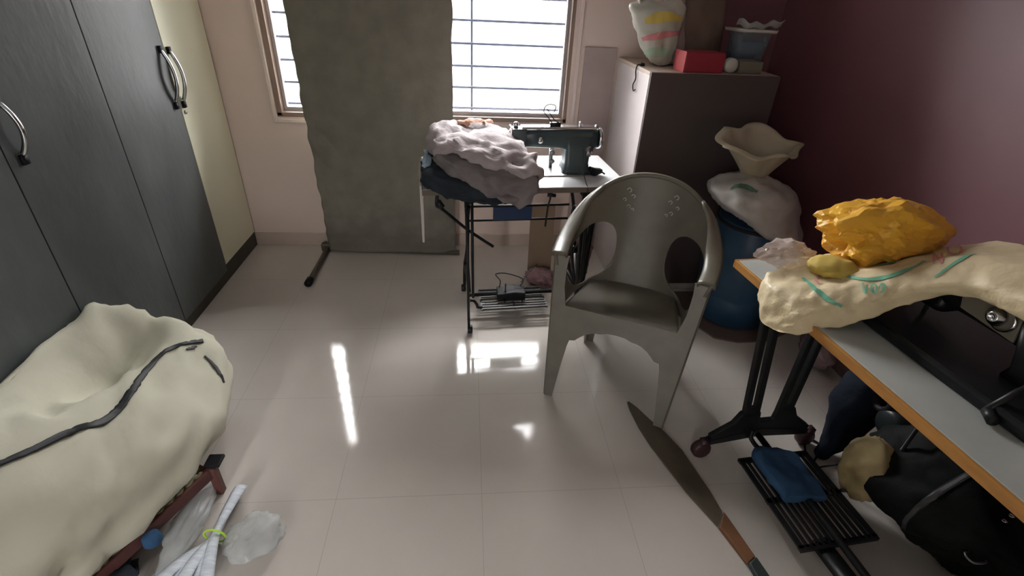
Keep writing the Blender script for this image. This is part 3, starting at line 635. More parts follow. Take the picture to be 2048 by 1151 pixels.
sk = thing('grain_sack', 'white woven sack with a tied flaring neck slumped on top of the blue barrel', 'sack', (1.45, 2.26, .60))
def sring(cx, cy, rx, ry, tilt, z, n=14, k=.08, sd=0):
    o = []
    for i in range(n):
        a = 2*PI*i/n; r1 = 1+k*noise.noise(Vector((math.cos(a)*1.5, math.sin(a)*1.5, z*8+sd)))
        o.append(V(cx+rx*math.cos(a)*r1, cy+ry*math.sin(a)*r1, z-tilt*math.cos(a)*rx))
    return o
sb = MB().loft([sring(1.49, 2.24, .13, .16, .55, .545), sring(1.455, 2.22, .195, .215, .48, .565), sring(1.42, 2.215, .225, .235, .36, .625), sring(1.395, 2.225, .222, .225, .20, .70), sring(1.385, 2.24, .190, .19, .08, .765), sring(1.375, 2.25, .12, .11, .03, .800), sring(1.372, 2.255, .06, .055, 0, .815)], 5, 4, folds((7, 7, 7), .018, 3))
part('sack_body', sb, 'sackw', sk, world=True)
bs = bvh_of(sb)
r0 = ribbon(bs, [(1462, 378), (1478, 372), (1500, 378), (1515, 384)], .035, .003)
if r0.v: part('printed_mark', r0, 'greenp', sk, world=True, label='faded green print')
def neck(u, v):
    a = 2*PI*u; h = v
    r = .048+.140*h**1.2
    wob = 1+.10*h*math.sin(2*a+.4)+.06*h*math.sin(5*a+1)+.05*h*math.sin(9*a)
    x = 1.372+.006+r*wob*math.cos(a)*1.08-.020*h; y = 2.255+r*wob*math.sin(a)*.75
    z = .800+.215*h+.045*h*math.sin(a)-.030*h*math.cos(a)*max(0, math.cos(a))+.012*h*math.cos(5*a)
    if h > .85: z -= (h-.85)*.25
    return (x, y, z)
part('sack_neck', MB().grid(neck, 72, 20), 'sackk', sk, world=True, solid=.003, label='khaki cream flared neck')
part('tie', MB().tube([(1.378+.052*math.cos(a), 2.255+.040*math.sin(a), .812) for a in [2*PI*i/20 for i in range(20)]], .005, 6, closed=True), 'rope', sk, world=True)

# ================================================================== PLASTIC ARMCHAIR
CH = (.5795, 1.564, 0); CR = math.atan2(-.218, .445)
ch = thing('plastic_armchair', 'grey olive moulded plastic armchair in the middle of the room', 'chair', CH, CR)
def ylean(z): return .002+.135*(z/.63)
def xout(z): return .262+.045*min(1, z/.63)
# seat dish
def seat(u, v):
    x0_ = .232-.045*v; x = (u*2-1)*x0_; y = .060+.345*v
    z = .425-.040*v-.012*math.sin(PI*u)*math.sin(PI*min(1, v*1.2))
    if v < .08: z -= .010*(1-v/.08)**2
    return (x, y, z)
part('seat', MB().grid(seat, 40, 30), 'chair', ch, solid=.010)
# raised ribs on the seat
rbm = MB()
for k in range(4):
    x = -.15+.020*k; rbm.tube([seat((x/.22+1)/2+0*t, .25+.5*t) for t in [i/6 for i in range(7)]], .0022, 6)
part('seat_rib', rbm, 'chair', ch)
def apr(poly, f0, f1): return MB().prism(poly, f0, f1)
half = [(0, .352), (.035, .350), (.065, .340), (.085, .338), (.105, .332), (.130, .318), (.150, .300), (.165, .285), (.190, .28)]
fpoly = [(x, z) for x, z in half]+[(.240, .28), (.240, .425)]
full = fpoly+[(-x, z) for x, z in reversed(fpoly)][:-0 or None]
full = [(x, z) for x, z in fpoly] + [(-x, z) for x, z in reversed(fpoly) if x > 0]
part('apron', MB().prism(full, lambda x, z: (x, ylean(z)-.040+.0, z), lambda x, z: (x, ylean(z)-.028, z)), 'chair', ch, smooth=False)
for s in (-1, 1):
    # side aprons
    sp = [(.06, .42), (.40, .385), (.40, .30), (.34, .335), (.22, .345), (.13, .33), (.06, .28)]
    part('apron', MB().prism(sp, lambda y, z: (s*(.238-.10*y), y, z), lambda y, z: (s*(.228-.10*y), y, z)), 'chair', ch, smooth=False)
    # front leg: L section, front face and side face, from floor to armrest
    st = []
    for z, xi, yd in ((0, .222, .030), (.05, .218, .036), (.15, .207, .048), (.25, .194, .062), (.30, .182, .072), (.36, .190, .080), (.42, .225, .078), (.50, .243, .074), (.58, .247, .078), (.628, .243, .090)):
        xo = xout(z); yf = ylean(z)-.040; tk = .010
        ring = [(s*xi, yf, z), (s*(xo-.008), yf-.002, z), (s*xo, yf+.006, z), (s*(xo+.0), yf+yd, z), (s*(xo-tk), yf+yd, z), (s*(xo-tk-.001), yf+tk+.004, z), (s*(xo-tk-.006), yf+tk, z), (s*xi, yf+tk, z)]
        st.append(ring)
    sharpen(part('leg', MB().rings(st), 'chair', ch), .8)
    # rear leg
    st = []
    for z, xi, yd in ((0, .150, .035), (.1, .143, .045), (.22, .13, .058), (.32, .12, .075), (.40, .12, .08)):
        xo = .190-.02*z; yb = .440-.10*z; tk = .010
        st.append([(s*xi, yb, z), (s*xo, yb, z), (s*xo, yb-yd, z), (s*(xo-tk), yb-yd, z), (s*(xo-tk), yb-tk, z), (s*xi, yb-tk, z)])
    sharpen(part('leg', MB().rings(st), 'chair', ch), .8)
Hc = [V(-.300, .085, .632), V(-.312, .20, .652), V(-.300, .31, .700), V(-.245, .41, .785), V(-.135, .475, .860), V(0, .495, .885)]
Hc = Hc+[V(-p.x, p.y, p.z) for p in reversed(Hc[:-1])]
Lc = [V(-.240, .09, .425), V(-.232, .19, .415), V(-.215, .28, .400), V(-.185, .365, .390), V(-.10, .405, .385), V(0, .41, .383)]
Lc = Lc+[V(-p.x, p.y, p.z) for p in reversed(Lc[:-1])]
HN = len(Hc)-1
HOLES = [(.235, .63, .165, .33), (.765, .63, .165, .33)]
def shell(u, t):
    h = cr(Hc, min(u*HN, HN-1e-6)); l = cr(Lc, min(u*HN, HN-1e-6))
    p = h.lerp(l, t)
    if .3 < u < .7: p.y += .018*math.sin(PI*t)*math.sin(PI*(u-.3)/.4)    # lumbar curve
    return p
def hv(u, t, h):
    return (abs((u-h[0])/h[2])**2.4+abs((t-h[1])/h[3])**2.4)**(1/2.4)
nu, nv_ = 132, 56
keep = {}; mbx = MB(); idx = {}
def getv(i, j):
    if (i, j) in idx: return idx[(i, j)]
    u, t = i/nu, j/nv_
    for h in HOLES:
        f = hv(u, t, h)
        if f < 1:
            ok = any(0 <= i+a <= nu and 0 <= j+b <= nv_ and hv((i+a)/nu, (j+b)/nv_, h) >= 1 for a in (-1, 0, 1) for b in (-1, 0, 1))
            if not ok: idx[(i, j)] = None; return None
            u = h[0]+(u-h[0])/max(f, .3); t = h[1]+(t-h[1])/max(f, .3)
    mbx.v.append(shell(u, t)); idx[(i, j)] = len(mbx.v)-1; return idx[(i, j)]
for j in range(nv_):
    for i in range(nu):
        q = [getv(i, j), getv(i+1, j), getv(i+1, j+1), getv(i, j+1)]
        if None not in q:
            inside = all(any(hv((i+a)/nu, (j+b)/nv_, h) < 1 for h in HOLES) for a in (0, 1) for b in (0, 1))
            if not inside: mbx.f.append(tuple(q))
part('backrest', mbx, 'chair', ch, solid=.011)
# rolled lip of the hoop and flat armrests
lip = [shell(i/80, 0)+Vector((0, .0, .0)) for i in range(81)]
part('rolled_rim', MB().tube(lip, .011, 10), 'chair', ch)
for s in (-1, 1):
    st = []
    for i in range(21):
        u = i/20*.34; p = shell(u, 0); q = shell(u+.01, 0); t = (q-p).normalized(); sd = t.cross(Vector((0, 0, 1))).normalized()
        if sd.x < 0: sd = -sd                                   # towards the inside
        f = 1-max(0, (i-11)/9)*.75; wi = .052*f; wo = .016; c = Vector((p.x, p.y, p.z+.003))
        ring = [c-sd*wo-V(0, 0, .014), c-sd*wo+V(0, 0, .002), c-sd*wo*.4+V(0, 0, .009), c+sd*wi*.5+V(0, 0, .010), c+sd*wi*.9+V(0, 0, .006), c+sd*wi+V(0, 0, -.004), c+sd*(wi-.006)-V(0, 0, .016), c+sd*(wi-.012)+V(0, 0, -.002), c-sd*(wo-.01)+V(0, 0, -.004)]
        st.append([V(v.x if s == -1 else -v.x, v.y, v.z) for v in ring])
    part('armrest', MB().rings(st), 'chair', ch)
for uc, s in ((.425, 1), (.575, -1)):
    em = MB()
    for k, (du, dt, rr_) in enumerate(((0, .12, .010), (.015*s, .18, .008), (-.012*s, .20, .007), (.004*s, .27, .008), (.018*s, .30, .006))):
        p = shell(uc+du, dt); em.tube(smooth_path([p+V(-rr_, -.008, 0), p+V(0, -.009, rr_), p+V(rr_, -.008, 0), p+V(0.002, -.008, -rr_)], 4), .0022, 6)
    part('embossed_pattern', em, 'wht', ch, label='worn white embossed floral marks')

# ================================================================== RIGHT TREADLE TABLE
RT = (1.0, 1.0, 0); RR = math.radians(5.6)
rt = thing('industrial_sewing_table', 'white sewing table with orange brown edging on a black slotted iron stand at the right', 'sewing table', (.995, 1.0, 0), RR)
# local x: 0 = front edge .. .50 back ; y: .49 far .. -.72 near
part('tabletop', MB().box(.0, .52, -.72, .49, .735, .758), 'lam2', rt, bevel=.002, label='greyish white laminate top')
part('edge_band', MB().box(-.010, -.0003, -.72, .49, .728, .757).box(-.010, .52, .4903, .500, .728, .757), 'orange', rt, bevel=.002, label='orange brown wooden edging')
part('under_board', MB().box(.012, .50, -.70, .47, .716, .7348), 'gap', rt, smooth=False)
def stand(yv):
    f = MB()
    # slotted legs: two bars each, joined by small webs
    def slot(xb, zb, xt_, ztp, wd_):
        for s in (-1, 1): f.bar((xb+s*wd_*.34, yv, zb), (xt_+s*wd_*.34, yv, ztp), wd_*.36, .022, up=(0, 1, 0))
        for q in (0, .93): f.bar((xb+(xt_-xb)*q, yv, zb+(ztp-zb)*q), (xb+(xt_-xb)*(q+.07), yv, zb+(ztp-zb)*(q+.07)), wd_, .022, up=(0, 1, 0))
    slot(.095, .20, .020, .72, .062); slot(.235, .20, .235, .72, .062)
    f.prism([(-.045, .085), (-.05, .11), (.03, .165), (.055, .215), (.130, .215), (.14, .165), (.20, .165), (.205, .22), (.275, .22), (.30, .17), (.375, .11), (.37, .085), (.20, .115), (.16, .105), (.11, .115)], lambda x, z: (x, yv-.011, z), lambda x, z: (x, yv+.011, z))
    f.prism([(-.05, .065), (-.055, .09), (.16, .13), (.38, .09), (.375, .065), (.16, .085)], lambda x, z: (x, yv-.013, z), lambda x, z: (x, yv+.013, z))
    fo = part('leg_frame', f, 'iron', rt, bevel=.003)
    for x in (-.068, .39):
        part('castor', MB().lathe([(.004, -.018), (.032, -.018), (.038, -.010), (.038, .010), (.032, .018), (.004, .018)], (x, yv, .038), 24, 'y').box(x-.008, x+.025, yv-.014, yv+.014, .05, .085), 'maroon', fo, label='maroon castor')
    return fo
stand(.29); stand(-.62)
part('hinge_rod', MB().tube([(.145, .27, .105), (.15, -.60, .095)], .012, 10).tube(smooth_path([(.125, .28, .12), (.12, .27, .09), (.13, .235, .075), (.14, .22, .085)], 5), .009, 8), 'iron', rt)
# treadle grill
tg = MB(); xa, xb, ya, yb2 = .020, .285, -.165, .175; z_ = .088
for k in range(13):
    x = xa+(xb-xa)*k/12; tg.bar((x, ya, z_), (x, yb2, z_), .009 if 0 < k < 12 else .018, .008)
for y in (ya, (ya+yb2)/2, yb2): tg.bar((xa-.008, y, z_-.002), (xb+.008, y, z_-.002), .018, .012)
part('treadle', tg, 'iron', rt, smooth=False)
part('treadle_arm', MB().bar((.10, -.14, .075), (.135, -.60, .055), .055, .02), 'iron', rt)
part('pitman_rod', MB().tube([(.29, .0, .10), (.40, -.02, .10), (.42, -.02, .42)], .006, 8), 'iron', rt)
bcm = MB().loft([[V(x+.03*(1.1-y), y, z) for x, z in ((x0_, .096), (x0_-.004, .105+h), (x0_+.03, .112+h), (x1_-.04, .108+h), (x1_, .102+h), (x1_, .096), (x1_-.05, .0955), (x0_+.05, .0955))] for y, x0_, x1_, h in ((1.205, 1.065, 1.125, .015), (1.175, 1.045, 1.185, .028), (1.11, 1.045, 1.195, .024), (1.05, 1.05, 1.20, .026), (.995, 1.055, 1.20, .014))], 6, 6, folds((14, 14, 14), .006, 4))
for v in bcm.v: v.z = max(v.z, .0945)
single('blue_cloth', bcm, 'bcl', 'folded blue cloth lying on the treadle of the right hand table', 'cloth', origin=(1.125, 1.085, .095))
# dark sewing machine
dm = thing('sewing_machine', 'black sewing machine on the right hand table, half hidden under the cream sack', 'sewing machine', (1.345, .93, .758), RR)
part('bed', MB().box(-.195, .115, -.27, .28, .0005, .035), 'iron', dm, bevel=.010)
part('arm', MB().rings([[V(p[1], p[0], p[2]) for p in rbox_ring(y, -h, h, z0_, z1_, .028)] for y, h, z0_, z1_ in ((-.26, .058, .09, .198), (-.10, .060, .10, .20), (.05, .056, .100, .196), (.17, .050, .095, .180), (.21, .044, .085, .165))]), 'iron', dm)
part('column', MB().rings([ring_h(z, -.075, .075, y0_, y1_, .02) for z, y0_, y1_ in ((.034, -.26, -.08), (.06, -.25, -.09), (.10, -.25, -.08), (.17, -.25, -.06))]), 'iron', dm)
part('arm_plate', MB().prism([(-.07, .115), (-.06, .19), (.06, .195), (.085, .17), (.07, .125)], lambda y, z: (-.0585, y, z), lambda y, z: (-.066, y, z)), 'grybx', dm, bevel=.002, label='olive grey plate on the arm')
part('stitch_dial', MB().lathe([(.004, -.0), (.022, -.0), (.024, -.008), (.016, -.012), (.014, -.020), (.007, -.022), (.006, -.014), (.002, -.014)], (-.066, -.015, .155), 28, 'x').lathe([(.026, .002), (.030, .0), (.030, -.006), (.026, -.008)], (-.066, -.03, .155), 28, 'x', cap=False), 'chrome', dm, label='round chrome dial')
part('needle_bar', MB().tube([(-.0, .19, .036), (0, .19, .09)], .006, 8), 'steel', dm)
part('head', MB().rings([ring_h(z, -.05, .05, .12, .21, .02) for z in (.075, .09, .15)]), 'iron', dm)
part('hand_wheel', MB().lathe([(.006, -.06), (.05, -.06), (.062, -.05), (.062, -.03), (.05, -.015), (.006, -.015)], (0, -.25, .155), 32, 'y'), 'iron', dm)
part('thread_tension', MB().lathe([(.003, 0), (.02, 0), (.02, -.012), (.008, -.016), (.006, -.03), (.002, -.03)], (-.060, -.13, .14), 20, 'x'), 'steel', dm)
part('lever', MB().tube([(-.06, -.17, .10), (-.14, -.17, .06), (-.205, -.175, .018)], .008, 8).tube([(-.200, -.175, .018), (-.215, -.205, .013)], .012, 8), 'iron', dm)
single('ivory_cloth', blob((1.235, .60, .785), (.07, .09, .03), 31, amp=.3, fold=folds((3, 3, 3), .2, 9), sub=4, squash_z=-.022), 'ivory', 'ivory cloth bundle at the near end of the right hand table', 'cloth', origin=(1.245, .62, .76))

# cream woven sack over the machine : rings across, from far end (y=1.56) to near (y=.5)
def csec(pts): return [V(*p) for p in pts]
# order: front-bottom, front, front-top, mid-top, back-top, back, back-bottom, mid-bottom
def ss(F, T, Mi, B, th=.03, bz=None):
    F, T, Mi, B = V(*F), V(*T), V(*Mi), V(*B); d = V(0, 0, th)
    return [F+V(.022, .004, -.006), F, T, Mi, B, B+V(.012, 0, -th*.6), B-d*1.1, Mi-d*1.2]
cs = [ss((.955, 1.33, .785), (.975, 1.335, .800), (1.12, 1.42, .80), (1.25, 1.46, .795), .02),
      ss((.915, 1.27, .735), (.945, 1.295, .80), (1.10, 1.36, .825), (1.30, 1.42, .815), .03),
      ss((.905, 1.20, .705), (.935, 1.23, .80), (1.10, 1.30, .84), (1.35, 1.36, .845), .04),
      ss((.932, 1.11, .735), (.970, 1.14, .815), (1.12, 1.21, .865), (1.40, 1.29, .89), .045),
      ss((1.030, 1.07, .785), (1.065, 1.09, .845), (1.19, 1.14, .915), (1.45, 1.21, .955), .035),
      ss((1.160, 1.04, .870), (1.175, 1.05, .915), (1.28, 1.09, .975), (1.50, 1.14, .995), .022),
      ss((1.235, .98, .935), (1.242, .985, .975), (1.33, 1.00, 1.015), (1.51, 1.03, 1.010), .018),
      ss((1.245, .86, .962), (1.252, .865, 1.00), (1.34, .875, 1.035), (1.51, .89, 1.02), .020),
      ss((1.235, .70, .955), (1.245, .70, .99), (1.33, .71, 1.02), (1.50, .72, 1.0), .020)]
cmb2 = MB().loft(cs, 12, 12, lambda p: folds((7, 8, 7), .007, 4, det=2)(p)+folds((20, 16, 20), .0075*(1.0 if p.x < 1.05 else .55), 8, det=2)(p))
csk = thing('woven_sack', 'cream woven sack with green and pink print draped over the black sewing machine', 'sack', (1.25, 1.1, .77))
part('sack_body', cmb2, 'sackc', csk, world=True)
bc = bvh_of(cmb2)
for path, wd_, m in (([(1605, 556), (1630, 577), (1655, 598), (1683, 612)], .013, 'gprint'), ([(1675, 548), (1720, 558), (1765, 556), (1815, 540), (1850, 522)], .013, 'gprint'),
                     ([(1740, 532), (1775, 528), (1815, 512), (1860, 500), (1885, 492)], .018, 'gprint'), ([(1870, 555), (1905, 530), (1935, 512), (1952, 508)], .008, 'gprint')):
    r0 = ribbon(bc, path, wd_*1.2, .0025)
    if r0.v: part('printed_stripe', r0, m, csk, world=True, label='green printed stripe')
def glyph(parent, strokes, ox, oy, sx, sy, wd_, m, nm):
    mb = MB()
    for st in strokes:
        r1 = ribbon(bc, [(ox+x*sx, oy+y*sy) for x, y in st], wd_, .0025, 5); mb.add(r1.v, r1.f)
    if mb.v: part('printed_letter', mb, m, parent, world=True, label=nm)
O_ = [[(0, -1), (.8, -.6), (.8, .6), (0, 1), (-.8, .6), (-.8, -.6), (0, -1)]]
C_ = [[(.7, -.7), (0, -1), (-.8, -.4), (-.8, .4), (0, 1), (.7, .7)]]
N_ = [[(-.7, 1), (-.7, -.3), (-.7, -1)], [(-.7, -1), (0, 0), (.7, 1)], [(.7, 1), (.7, 0), (.7, -1)]]
glyph(csk, O_, 1910, 500, 15, 9, .009, 'pprint', 'pink printed letter')
glyph(csk, N_, 1876, 517, 11, 10, .008, 'pprint', 'pink printed letter')
glyph(csk, C_, 1640, 560, 9, 8, .008, 'pprint', 'pink printed letter')
glyph(csk, [[(-.8, -1), (-.5, .6), (.1, .8), (.3, -.6)]], 1732, 576, 8, 10, .006, 'gprint', 'green printed letter')
glyph(csk, O_, 1748, 577, 6, 8, .006, 'gprint', 'green printed letter')
glyph(csk, [[(-.8, 0), (0, -1), (.8, -.4), (.1, .8), (-.6, .9)]], 1764, 576, 7, 9, .006, 'gprint', 'green printed letter')

# yellow bag, yellow cloth and clear film on top
yb = blob((1.265, 1.31, .945), (.225, .14, .115), 41, amp=.42, planes=20, fold=folds((1.7, 1.7, 1.7), .14, 3, det=3), sub=5)
for v in yb.v:      # pointed corner at the left, tail sloping away at the right
    t = max(0, (1.12-v.x)/.10); v.z -= .035*t; v.x -= .03*t; v.z -= .25*max(0, v.x-1.36)
ybo = single('yellow_bag', yb, 'yellow', 'crumpled amber yellow plastic bag on top of the cream sack', 'bag', origin=(1.265, 1.31, .85))
sharpen(ybo, .22)
single('yellow_cloth', blob((1.105, 1.245, .858), (.085, .065, .035), 42, amp=.3, planes=14, fold=folds((2, 2, 2), .10, 5), sub=4), 'ylw2', 'dull yellow cloth corner sticking out under the amber yellow bag', 'cloth', origin=(1.105, 1.245, .85))
cbg = single('clear_bag', blob((1.035, 1.37, .835), (.105, .070, .050), 43, amp=.4, planes=16, fold=folds((1.8, 1.8, 1.8), .22, 6), sub=4, squash_z=-.04), 'film', 'crinkled clear plastic bag between the table corner and the amber yellow bag', 'bag', origin=(1.035, 1.37, .79))
sharpen(cbg, .4)

# ================================================================== UNDER THE RIGHT TABLE
bk = thing('backpack', 'bulky black bag with mustard panel on the floor under the right hand table', 'bag', (1.52, .93, 0))
bkm = blob((1.53, .90, .215), (.235, .27, .215), 51, amp=.28, planes=22, fold=folds((1.6, 1.6, 1.6), .07, 2), sub=5, squash_z=-.205)
part('bag_body', bkm, 'blkbag', bk, world=True)
part('mustard_panel', blob((1.352, 1.045, .185), (.065, .085, .13), 52, amp=.25, fold=folds((2, 2, 2), .12, 3), sub=4), 'khaki', bk, world=True, label='mustard khaki side panel')
bkv = bvh_of(bkm)
r0 = ribbon(bkv, [(1790, 1080), (1830, 1020), (1880, 985), (1940, 950), (1990, 925)], .022, .006)
if r0.v: part('strap', r0, 'iron_g', bk, world=True, solid=.003, label='grey webbing strap')
for (u, v) in ((2005, 1042), (2020, 1030)):
    hp = on_surface(bkv, [(u, v)], .006)
    if hp: part('rivet', MB().lathe([(.002, 0), (.008, 0), (.008, .004), (.002, .006)], hp[0][0], 14), 'chrome', bk, world=True, label='shiny metal rivet')
hp = on_surface(bkv, [(1952, 1108)], .008)
if hp:
    c = hp[0][0]; part('buckle', MB().tube(smooth_path([c+V(-.02, -.014, 0), c+V(.02, -.014, 0), c+V(.02, .014, 0), c+V(-.02, .014, 0)], 4, True), .0035, 6, closed=True), 'steel', bk, world=True, label='steel buckle')
nvc = MB().loft([bag_ring(1.405, 1.265, .012, .03, .03), bag_ring(1.45, 1.28, .10, .07, .05), bag_ring(1.50, 1.31, .22, .11, .07), bag_ring(1.57, 1.34, .34, .12, .075), bag_ring(1.64, 1.38, .45, .08, .06)], 5, 4, folds((7, 7, 5), .018, 5))
single('navy_bundle', nvc, 'navy', 'dark navy cloth bundle standing behind the treadle under the right hand table', 'cloth', origin=(1.52, 1.33, 0))
sh_ = thing('clutch_motor', 'dark rounded motor with cables on the floor between the navy bundle and the black bag', 'motor', (1.50, 1.17, 0))
part('motor_body', MB().lathe([(.005, -.06), (.045, -.06), (.058, -.045), (.060, .03), (.05, .055), (.02, .062), (.005, .062)], (1.535, 1.165, .27), 28, 'x'), 'motor', sh_, world=True)
part('motor_bracket', MB().bar((1.56, 1.18, .0), (1.56, 1.18, .25), .05, .03).box(1.50, 1.60, 1.13, 1.22, 0, .02), 'iron', sh_, world=True)
part('motor_ring', MB().tube([(1.49+.0*a, 1.235+.045*math.cos(a), .335+.05*math.sin(a)) for a in [2*PI*i/28 for i in range(28)]], .013, 8, closed=True), 'blackp', sh_, world=True)
part('knob', MB().lathe([(.003, -.012), (.016, -.012), (.018, .0), (.014, .012), (.003, .014)], (1.50, 1.22, .43), 16, 'x'), 'wht', sh_, world=True, label='small pale knob')
part('cable', MB().tube(smooth_path([(1.46, 1.13, .22), (1.40, 1.14, .12), (1.35, 1.17, .05), (1.33, 1.21, .006), (1.42, 1.30, .006), (1.38, 1.34, .006), (1.33, 1.26, .006)], 6), .004, 6), 'blackp', sh_, world=True)
single('pink_bag', blob((1.70, 1.83, .085), (.075, .12, .085), 61, amp=.3, fold=folds((3, 3, 3), .15, 3), sub=4, squash_z=-.083), 'skirt_r', 'dusty pink bag on the floor at the foot of the plum wall', 'bag', origin=(1.70, 1.83, 0))
single('white_bag', blob((1.60, .60, .06), (.09, .08, .06), 62, amp=.3, fold=folds((3, 3, 3), .15, 4), sub=4, squash_z=-.058), 'film2', 'pale plastic bag in the lower right corner beside the black bag', 'bag', origin=(1.60, .60, 0))

# ================================================================== LONG BLADE on the floor
A0, A1 = Vector((.700, 1.590, 0)), Vector((.925, .770, 0))
lb = thing('long_blade', 'long curved olive brown blade with a rust orange grip on the floor before the chair', 'blade', (.8, 1.2, 0))
ax = (A1-A0).normalized(); nr = Vector((ax.y*-1, ax.x, 0)); nr = Vector((-ax.y, ax.x, 0))
if nr.x < 0: nr = -nr
cw = [(0, .000, .000), (.04, .022, -.004), (.12, .036, -.018), (.22, .040, -.034), (.34, .036, -.045), (.46, .026, -.040), (.56, .014, -.034), (.62, .012, -.028)]
def bladept(t, w): p = A0+ax*t+nr*w; return (p.x, p.y)
LP = [(.690, 1.572), (.688, 1.523), (.699, 1.418), (.718, 1.328), (.751, 1.214), (.782, 1.114), (.819, 1.028), (.841, .975)]
RP = [(.700, 1.578), (.728, 1.536), (.760, 1.469), (.801, 1.396), (.838, 1.303), (.856, 1.202), (.872, 1.116), (.881, 1.030)]
poly = LP+list(reversed(RP))
part('blade', MB().prism(poly, lambda x, y: (x, y, .004), lambda x, y: (x, y, .009)), 'blade', lb, world=True, bevel=.0015)
part('wooden_collar', MB().prism([(.842, .970), (.879, .842), (.914, .862), (.882, 1.025)], lambda x, y: (x, y, .001), lambda x, y: (x, y, .018)), 'bladeo', lb, world=True, bevel=.003, label='rust orange wooden collar')
part('handle', MB().prism([(.880, .841), (.893, .70), (.945, .70), (.915, .861)], lambda x, y: (x, y, .001), lambda x, y: (x, y, .022)), 'grip', lb, world=True, bevel=.005, label='dark green grip')

# ================================================================== LEFT: low cot, canvas bag, papers
fc = thing('low_bench', 'low red brown steel framed bench under the big canvas bag', 'bench', (-1.1, 1.1, 0))
P0, P1 = Vector((-.865, 1.205, .105)), Vector((-1.075, .735, .105))
part('frame_rail', MB().bar(P0, P1, .022, .045), 'redbr', fc, world=True, bevel=.004)
part('frame_rail', MB().bar((-1.36, 1.50, .105), (-1.38, .5, .105), .022, .035), 'redbr', fc, world=True, bevel=.004)
part('cross_rail', MB().bar((-.875, 1.185, .105), (-1.36, 1.44, .105), .022, .03), 'redbr', fc, world=True, bevel=.004)
part('cross_rail', MB().bar((-1.07, .75, .105), (-1.38, .6, .105), .022, .03), 'redbr', fc, world=True, bevel=.004)
for x, y in ((-.862, 1.195), (-1.37, 1.48), (-1.385, .55), (-1.09, .72)):
    l_ = part('leg', MB().bar((x, y, .0), (x, y, .128), .026, .026), 'redbr', fc, world=True, bevel=.003)
part('corner_cap', MB().box(-.885, -.835, 1.19, 1.24, .128, .140), 'blackp', fc, world=True, bevel=.003)
part('slat_base', MB().prism([(-.90, 1.19), (-1.36, 1.42), (-1.38, .6), (-1.09, .76)], lambda x, y: (x, y, .118), lambda x, y: (x, y, .130)), 'card', fc, world=True, smooth=False)
part('rope', MB().tube([V(-.885, 1.17, .13).lerp(V(-1.06, .78, .13), t/60)+V(.004*math.sin(t*1.3), 0, .004*math.cos(t*1.3)) for t in range(61)], .006, 6), 'rope', fc, world=True)

bgsec = [
 # far end            bottomL                 left                    ridge                   mid top                 zip                     right                   bottomR                bottom mid
 csec([(-1.35, 1.74, .15), (-1.385, 1.73, .27), (-1.37, 1.71, .39), (-1.22, 1.735, .36), (-1.05, 1.72, .27), (-.99, 1.68, .21), (-1.01, 1.66, .15), (-1.18, 1.70, .145)]),
 csec([(-1.36, 1.66, .145), (-1.39, 1.66, .32), (-1.375, 1.665, .468), (-1.20, 1.665, .415), (-1.005, 1.64, .335), (-.925, 1.56, .23), (-.95, 1.52, .145), (-1.17, 1.60, .142)]),
 csec([(-1.36, 1.50, .142), (-1.39, 1.50, .34), (-1.38, 1.52, .485), (-1.20, 1.52, .385), (-1.045, 1.50, .375), (-.895, 1.44, .25), (-.905, 1.38, .145), (-1.15, 1.45, .142)]),
 csec([(-1.36, 1.33, .142), (-1.39, 1.33, .34), (-1.38, 1.36, .500), (-1.24, 1.36, .370), (-1.085, 1.33, .395), (-.885, 1.30, .28), (-.885, 1.25, .145), (-1.14, 1.29, .142)]),
 csec([(-1.36, 1.16, .142), (-1.39, 1.16, .36), (-1.38, 1.18, .520), (-1.25, 1.17, .435), (-1.105, 1.145, .430), (-.925, 1.13, .31), (-.920, 1.10, .145), (-1.15, 1.13, .142)]),
 csec([(-1.36, .98, .142), (-1.39, .98, .36), (-1.38, 1.00, .540), (-1.26, 1.0, .535), (-1.12, .97, .475), (-.985, .95, .33), (-.975, .93, .145), (-1.17, .95, .142)]),
 csec([(-1.36, .78, .142), (-1.39, .78, .36), (-1.38, .79, .540), (-1.27, .79, .56), (-1.14, .78, .49), (-1.045, .76, .33), (-1.045, .75, .145), (-1.19, .76, .142)]),
 csec([(-1.36, .56, .142), (-1.39, .56, .34), (-1.38, .56, .50), (-1.28, .56, .52), (-1.17, .56, .46), (-1.09, .56, .31), (-1.09, .56, .145), (-1.21, .56, .142)])]
bgf = lambda p: folds((8, 2.2, 8), .027, 12, det=2)(Vector((p.x+.4*p.y, p.y, p.z)))+folds((14, 5, 14), .007, 3, det=2)(p)
bgm = MB().loft(bgsec, 8, 8, bgf)
for v in bgm.v:      # the bag sags between the ridge by the wardrobe and the zipper
    g = math.exp(-((v.x+1.235)/.075)**2-((v.y-1.45)/.20)**2); v.z -= .055*g if v.z > .25 else 0
    g = math.exp(-((v.x+1.375)/.06)**2-((v.y-1.68)/.09)**2); v.z += .018*g if v.z > .3 else 0
    if v.x < XL+.004: v.x = XL+.004
    if v.z < .143: v.z = .143
cbag = thing('canvas_bag', 'big stuffed off white canvas bag with a black zipper beside the wardrobe', 'bag', (-1.15, 1.2, .14))
part('bag_body', bgm, 'canvas', cbag, world=True)
bg_ = bvh_of(bgm)
r0 = ribbon(bg_, [(-60, 955), (0, 928), (60, 902), (130, 868), (200, 846), (238, 818), (262, 785), (290, 745), (330, 705), (370, 688), (405, 683)], .023, .005, 10)
for i, v in enumerate(r0.v): pass
if r0.v: part('zipper', r0, 'zip', cbag, world=True, solid=.004, label='black zipper')
r1 = ribbon(bg_, [(409, 712), (425, 728), (440, 748), (447, 765)], .012, .003)
if r1.v: part('piping', r1, 'gap', cbag, world=True, solid=.003, label='dark piping at the bag end')
r1 = ribbon(bg_, [(372, 700), (382, 697), (392, 694)], .012, .005)
